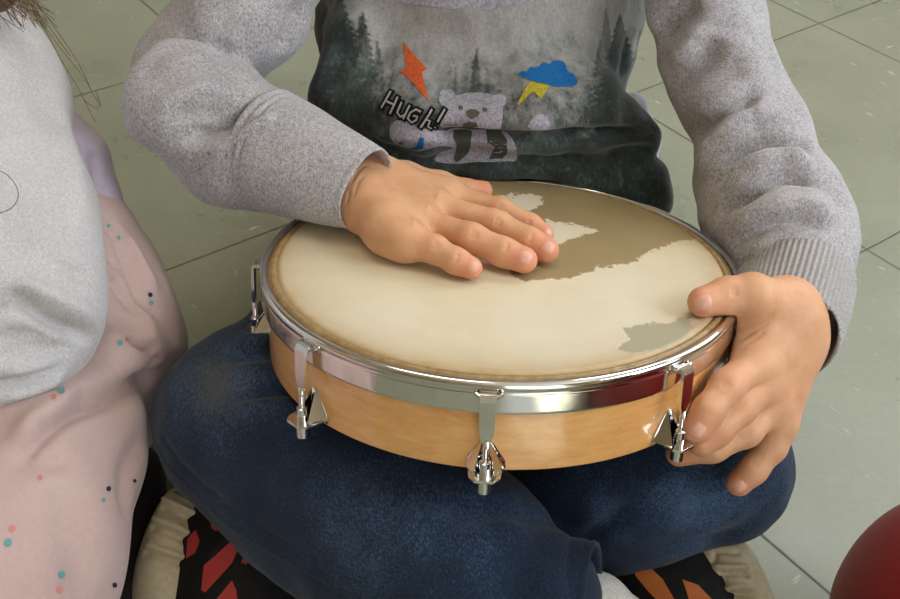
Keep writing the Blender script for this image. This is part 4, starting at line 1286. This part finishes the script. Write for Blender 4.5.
VG, FG = merge([nets(handsG, (-.46, .16, .09), (-.24, .38, .26), .002, 1), nets(core, (-.50, .22, .02), (-.10, .64, .50), .006, 2), make_head(hG, HPg, HMg)])
girl = from_np('person', VG, FG, skin); girl.data.attributes.new('blush', 'FLOAT', 'POINT')
tag(girl, 'person in white top and pink dotted dress kneeling at the left edge', 'person')
make_eyes(HPg, girl)
top = from_np('long_sleeved_top', VT, FT, white_j, girl)
bodF = chain([px(52, 140, .70, 38), px(66, 165, .70, 40), px(74, 205, .70, 42), px(80, 250, .70, 44)], .01)
VL2, FL2 = nets(bodF, P(66, 190, .70) - .09, P(66, 190, .70) + .09, .002, 2)
VL2 = strokes(cloth_noise(VL2, FL2, 40, .003), FL2, [([(90, 150), (96, 170), (92, 185)], .004, -.003), ([(85, 185), (100, 195), (112, 200)], .0015, -.0015)])
from_np('dress_bodice', VL2, FL2, lilac_c, girl)
skF = union([chain([px(76, 232, .70, 50), px(84, 290, .700, 68), px(92, 345, .695, 82), px(62, 405, .68, 88)], .03),
             chain([px(40, 405, .655, 76), px(52, 440, .638, 83), px(14, 510, .598, 104), px(-18, 590, .568, 114), px(-36, 680, .55, 114)], .03)], .010)
skF = union([skF, chain([px(24, 446, .628, 26), px(66, 404, .632, 34), px(112, 362, .648, 33), px(150, 350, .664, 15)], .01)], .006)
skF = union([skF, ell((-.39, .50, .085), (.11, .11, .085)), chain([((-.42, .48, .09), .07), ((-.40, .30, .10), .065), ((-.33, .22, .09), .055)], .02)], .03)
skF = union([skF, cap(P(50, 400, .70), (-.40, .48, .09), .045, .08), cap(P(125, 352, .668), P(150, 352, .665), .016, .007)], .012)
VK, FK = nets(onfloor(skF, .002), (-.54, .12, -.004), (-.12, .66, .26), .0024, 2)
VK = cloth_noise(VK, FK, 20, .006, 7.7)
VK = strokes(VK, FK, [(q_[0], q_[1], q_[2] * 1.4) for q_ in [([(128, 335), (145, 345), (160, 352)], .004, -.005), ([(120, 395), (140, 380), (155, 366), (162, 356)], .004, -.006), ([(60, 420), (85, 398), (110, 392), (140, 378)], .004, -.004), ([(20, 450), (30, 425), (60, 408), (90, 400)], .006, .004),
   ([(20, 458), (45, 462), (75, 458)], .005, -.003), ([(108, 222), (125, 262), (140, 300), (160, 320)], .003, -.003), ([(100, 262), (118, 290), (140, 318)], .003, -.0025), ([(112, 236), (120, 250), (126, 262)], .0022, .003), ([(103, 240), (110, 256), (122, 272)], .0022, -.003),
   ([(98, 256), (108, 270), (122, 284)], .0022, .0025), ([(120, 228), (140, 262), (158, 296)], .004, .003), ([(135, 300), (150, 330), (150, 350)], .006, .003), ([(125, 520), (128, 470), (150, 430)], .008, -.003), ([(60, 480), (75, 540), (90, 599)], .012, -.003),
   ([(14, 470), (34, 442), (70, 416), (106, 400), (134, 387), (160, 370)], .0045, -.0065), ([(30, 438), (60, 408), (100, 376), (130, 356)], .010, .003), ([(104, 226), (116, 240), (120, 262)], .0018, -.002), ([(112, 222), (124, 240), (136, 270)], .0018, -.002), ([(98, 246), (104, 262), (112, 284)], .0018, -.002), ([(170, 330), (178, 360), (168, 390)], .006, .002)]])
skirt = from_np('gathered_skirt', VK, FK, pink_c, girl)
bvK = BVHTree.FromPolygons(VK.tolist(), FK.tolist())
dm = {'t': plain('teal_dot', srgb(96, 160, 160), .8), 's': plain('salmon_dot', srgb(206, 132, 116), .8), 'n': plain('navy_dot', srgb(40, 34, 62), .8)}
for x_, y_, r_, c_ in [(8, 543, 4.4, 't'), (12, 529, 3.8, 's'), (61, 575, 4, 't'), (59, 590, 3.6, 's'), (40, 478, 3, 's'), (108, 489, 2.8, 'n'), (103, 500, 2.5, 't'), (120, 343, 3, 't'), (126, 340, 2, 's'), (62, 391, 3.4, 't'), (54, 397, 2.8, 's'), (151, 303, 2.6, 't'), (150, 295, 2.6, 'n'), (119, 238, 2, 't'), (108, 226, 2.2, 't'), (114, 585, 2.8, 'n'), (134, 481, 2, 'n')]:
    decal('printed_dot', [(x_ + .85 * r_ * math.cos(t_), y_ + r_ * .95 * math.sin(t_)) for t_ in np.linspace(0, 2 * math.pi, 13)[:-1]], dm[c_], bvK, skirt, .0005, 2)
lgF = onfloor(union([chain([px(95, 470, .695, 45), px(120, 540, .685, 42), px(118, 620, .65, 42)], .02), chain([px(140, 470, .705, 22), px(135, 560, .69, 26)], .02)], .02))
VQ, FQ = nets(lgF, P(115, 545, .68) - .13, P(115, 545, .68) + .13, .003, 2)
from_np('black_leggings', cloth_noise(VQ, FQ, 40, .002), FQ, black_c, girl)
hair_g = hair_mat('light_brown_hair', srgb(70, 50, 34), srgb(122, 92, 64))
lock = union([chain([HPg(.05, -.02, .0), HPg(.075, -.03, -.06), P(-22, -40, .63), P(-10, -12, .625)] and [(HPg(.05, -.02, .0), .03), (HPg(.07, -.03, -.06), .028), (P(-40, -60, .635), .020), (P(-8, -14, .63), .016)], .02)], .01)
make_hair(hG, HPg, HMg, hair_g, girl, lock)
bms = []
rs2 = random.Random(3)
for k in range(60):
    x0 = rs2.uniform(-16, 34); d0 = rs2.uniform(.60, .64)
    ex = x0 + rs2.uniform(4, 26); ey = rs2.uniform(8, 30)
    bms.append(sweep([P(x0 - 20, -45, d0), P(x0 - 4, -18, d0), P(x0 + 4, 0, d0), P((x0 + ex) / 2 + 4, ey * .5, d0), P(ex + 4, ey, d0)], .00018, 5))
for pts_, d0 in (([(10, -10), (28, 6), (44, 28), (60, 58), (78, 88), (90, 112), (96, 122)], .63), ([(18, -10), (36, 10), (55, 35), (70, 56)], .628), ([(96, 92), (100, 104), (95, 108), (84, 100)], .64), ([(0, 0), (24, 8), (42, 24), (62, 50), (84, 78), (94, 96), (101, 105)], .63),
                 ([(4, -8), (30, 18), (42, 22)], .625), ([(-10, 168), (6, 174), (16, 186), (18, 198), (10, 209), (-10, 216)], .545), ([(0, 16), (12, 24), (24, 32)], .57), ([(30, -8), (48, 18), (66, 44), (80, 66), (92, 92)], .632)):
    from_bm('hair_strand', sweep(smooth_line([P(x_, y_, d0) for x_, y_ in pts_], 5), .00020, 5), hair_g, girl)
tag(from_bm('loose_hair', bjoin(*bms), hair_g, girl), kind='stuff')

# ------------------------------------------------------------------ child at the lower right corner, only a red knee in view
red_c = cloth('dark_red_trousers', srgb(112, 24, 20), srgb(132, 32, 26))
kn = px(978, 630, .585, 134)
hipR = np.array([.58, .10, .10])
tr = union([chain([kn, (hipR + [-.06, .06, 0], .075)], .03), chain([(kn[0], kn[1] * .92), (np.array([.36, .06, .055]), .045)], .03), chain([(hipR + [0, -.06, 0], .075), (np.array([.36, -.08, .085]), .055), (np.array([.40, .16, .05]), .042)], .03), ell(hipR, (.10, .12, .09))], .02)
VR2, FR2 = nets(onfloor(tr, .002), (.14, -.20, -.004), (.72, .40, .22), .004, 2)
VR2 = cloth_noise(VR2, FR2, 18, .004)
torF = union([ell(hipR + [.0, 0, .17], (.085, .11, .17)), cap(hipR + [0, -.09, .26], hipR + [0, .09, .26], .045, .045), cap(hipR + [0, .10, .25], hipR + [-.04, .16, .10], .036, .03), cap(hipR + [-.04, .16, .10], hipR + [-.16, .12, .09], .03, .024),
              cap(hipR + [0, -.10, .25], hipR + [-.04, -.15, .10], .036, .03), cap(hipR + [-.04, -.15, .10], hipR + [-.16, -.10, .09], .03, .024)], .03)
hR = tuple(hipR + [-.04, 0, .43]); HPr, HMr = head_frame(hR, 15, -80)
hands = union([little_hand(hipR + [-.17, .12, .088], (-1, -.2, -.1), -1), little_hand(hipR + [-.17, -.10, .088], (-1, .2, -.1), 1)], .001)
coreR = union([ell(hipR + [0, 0, .17], (.065, .09, .15)), cap(hipR + [0, 0, .30], HPr(0, .015, -.07), .032, .028), cap(hipR + [0, .10, .25], hipR + [-.04, .16, .10], .025, .02), cap(hipR + [-.04, .16, .10], hipR + [-.165, .12, .09], .02, .014),
               cap(hipR + [0, -.10, .25], hipR + [-.04, -.15, .10], .025, .02), cap(hipR + [-.04, -.15, .10], hipR + [-.165, -.10, .09], .02, .014), cap(hipR, kn[0], .05, .035)], .03)
VP, FP = merge([nets(coreR, (.20, -.14, .02), (.70, .38, .54), .006, 2), nets(hands, hipR + [-.30, -.20, .02], hipR + [-.13, .22, .16], .002, 1), make_head(hR, HPr, HMr)])
redp = from_np('person', VP, FP, skin); redp.data.attributes.new('blush', 'FLOAT', 'POINT')
tag(redp, 'person in dark red trousers, only a bent knee showing at the lower right corner', 'person')
make_eyes(HPr, redp); make_hair(hR, HPr, HMr, hairb, redp)
from_np('trousers', VR2, FR2, red_c, redp)
torF = cut(torF, cap(hipR + [0, 0, .28], HPr(0, .01, -.06), .04, .04), .004)
from_np('jumper', *nets(torF, hipR + [-.24, -.26, -.02], hipR + [.14, .26, .36], .004, 2), cloth('navy_jumper', srgb(40, 46, 62), srgb(54, 60, 78)), redp)
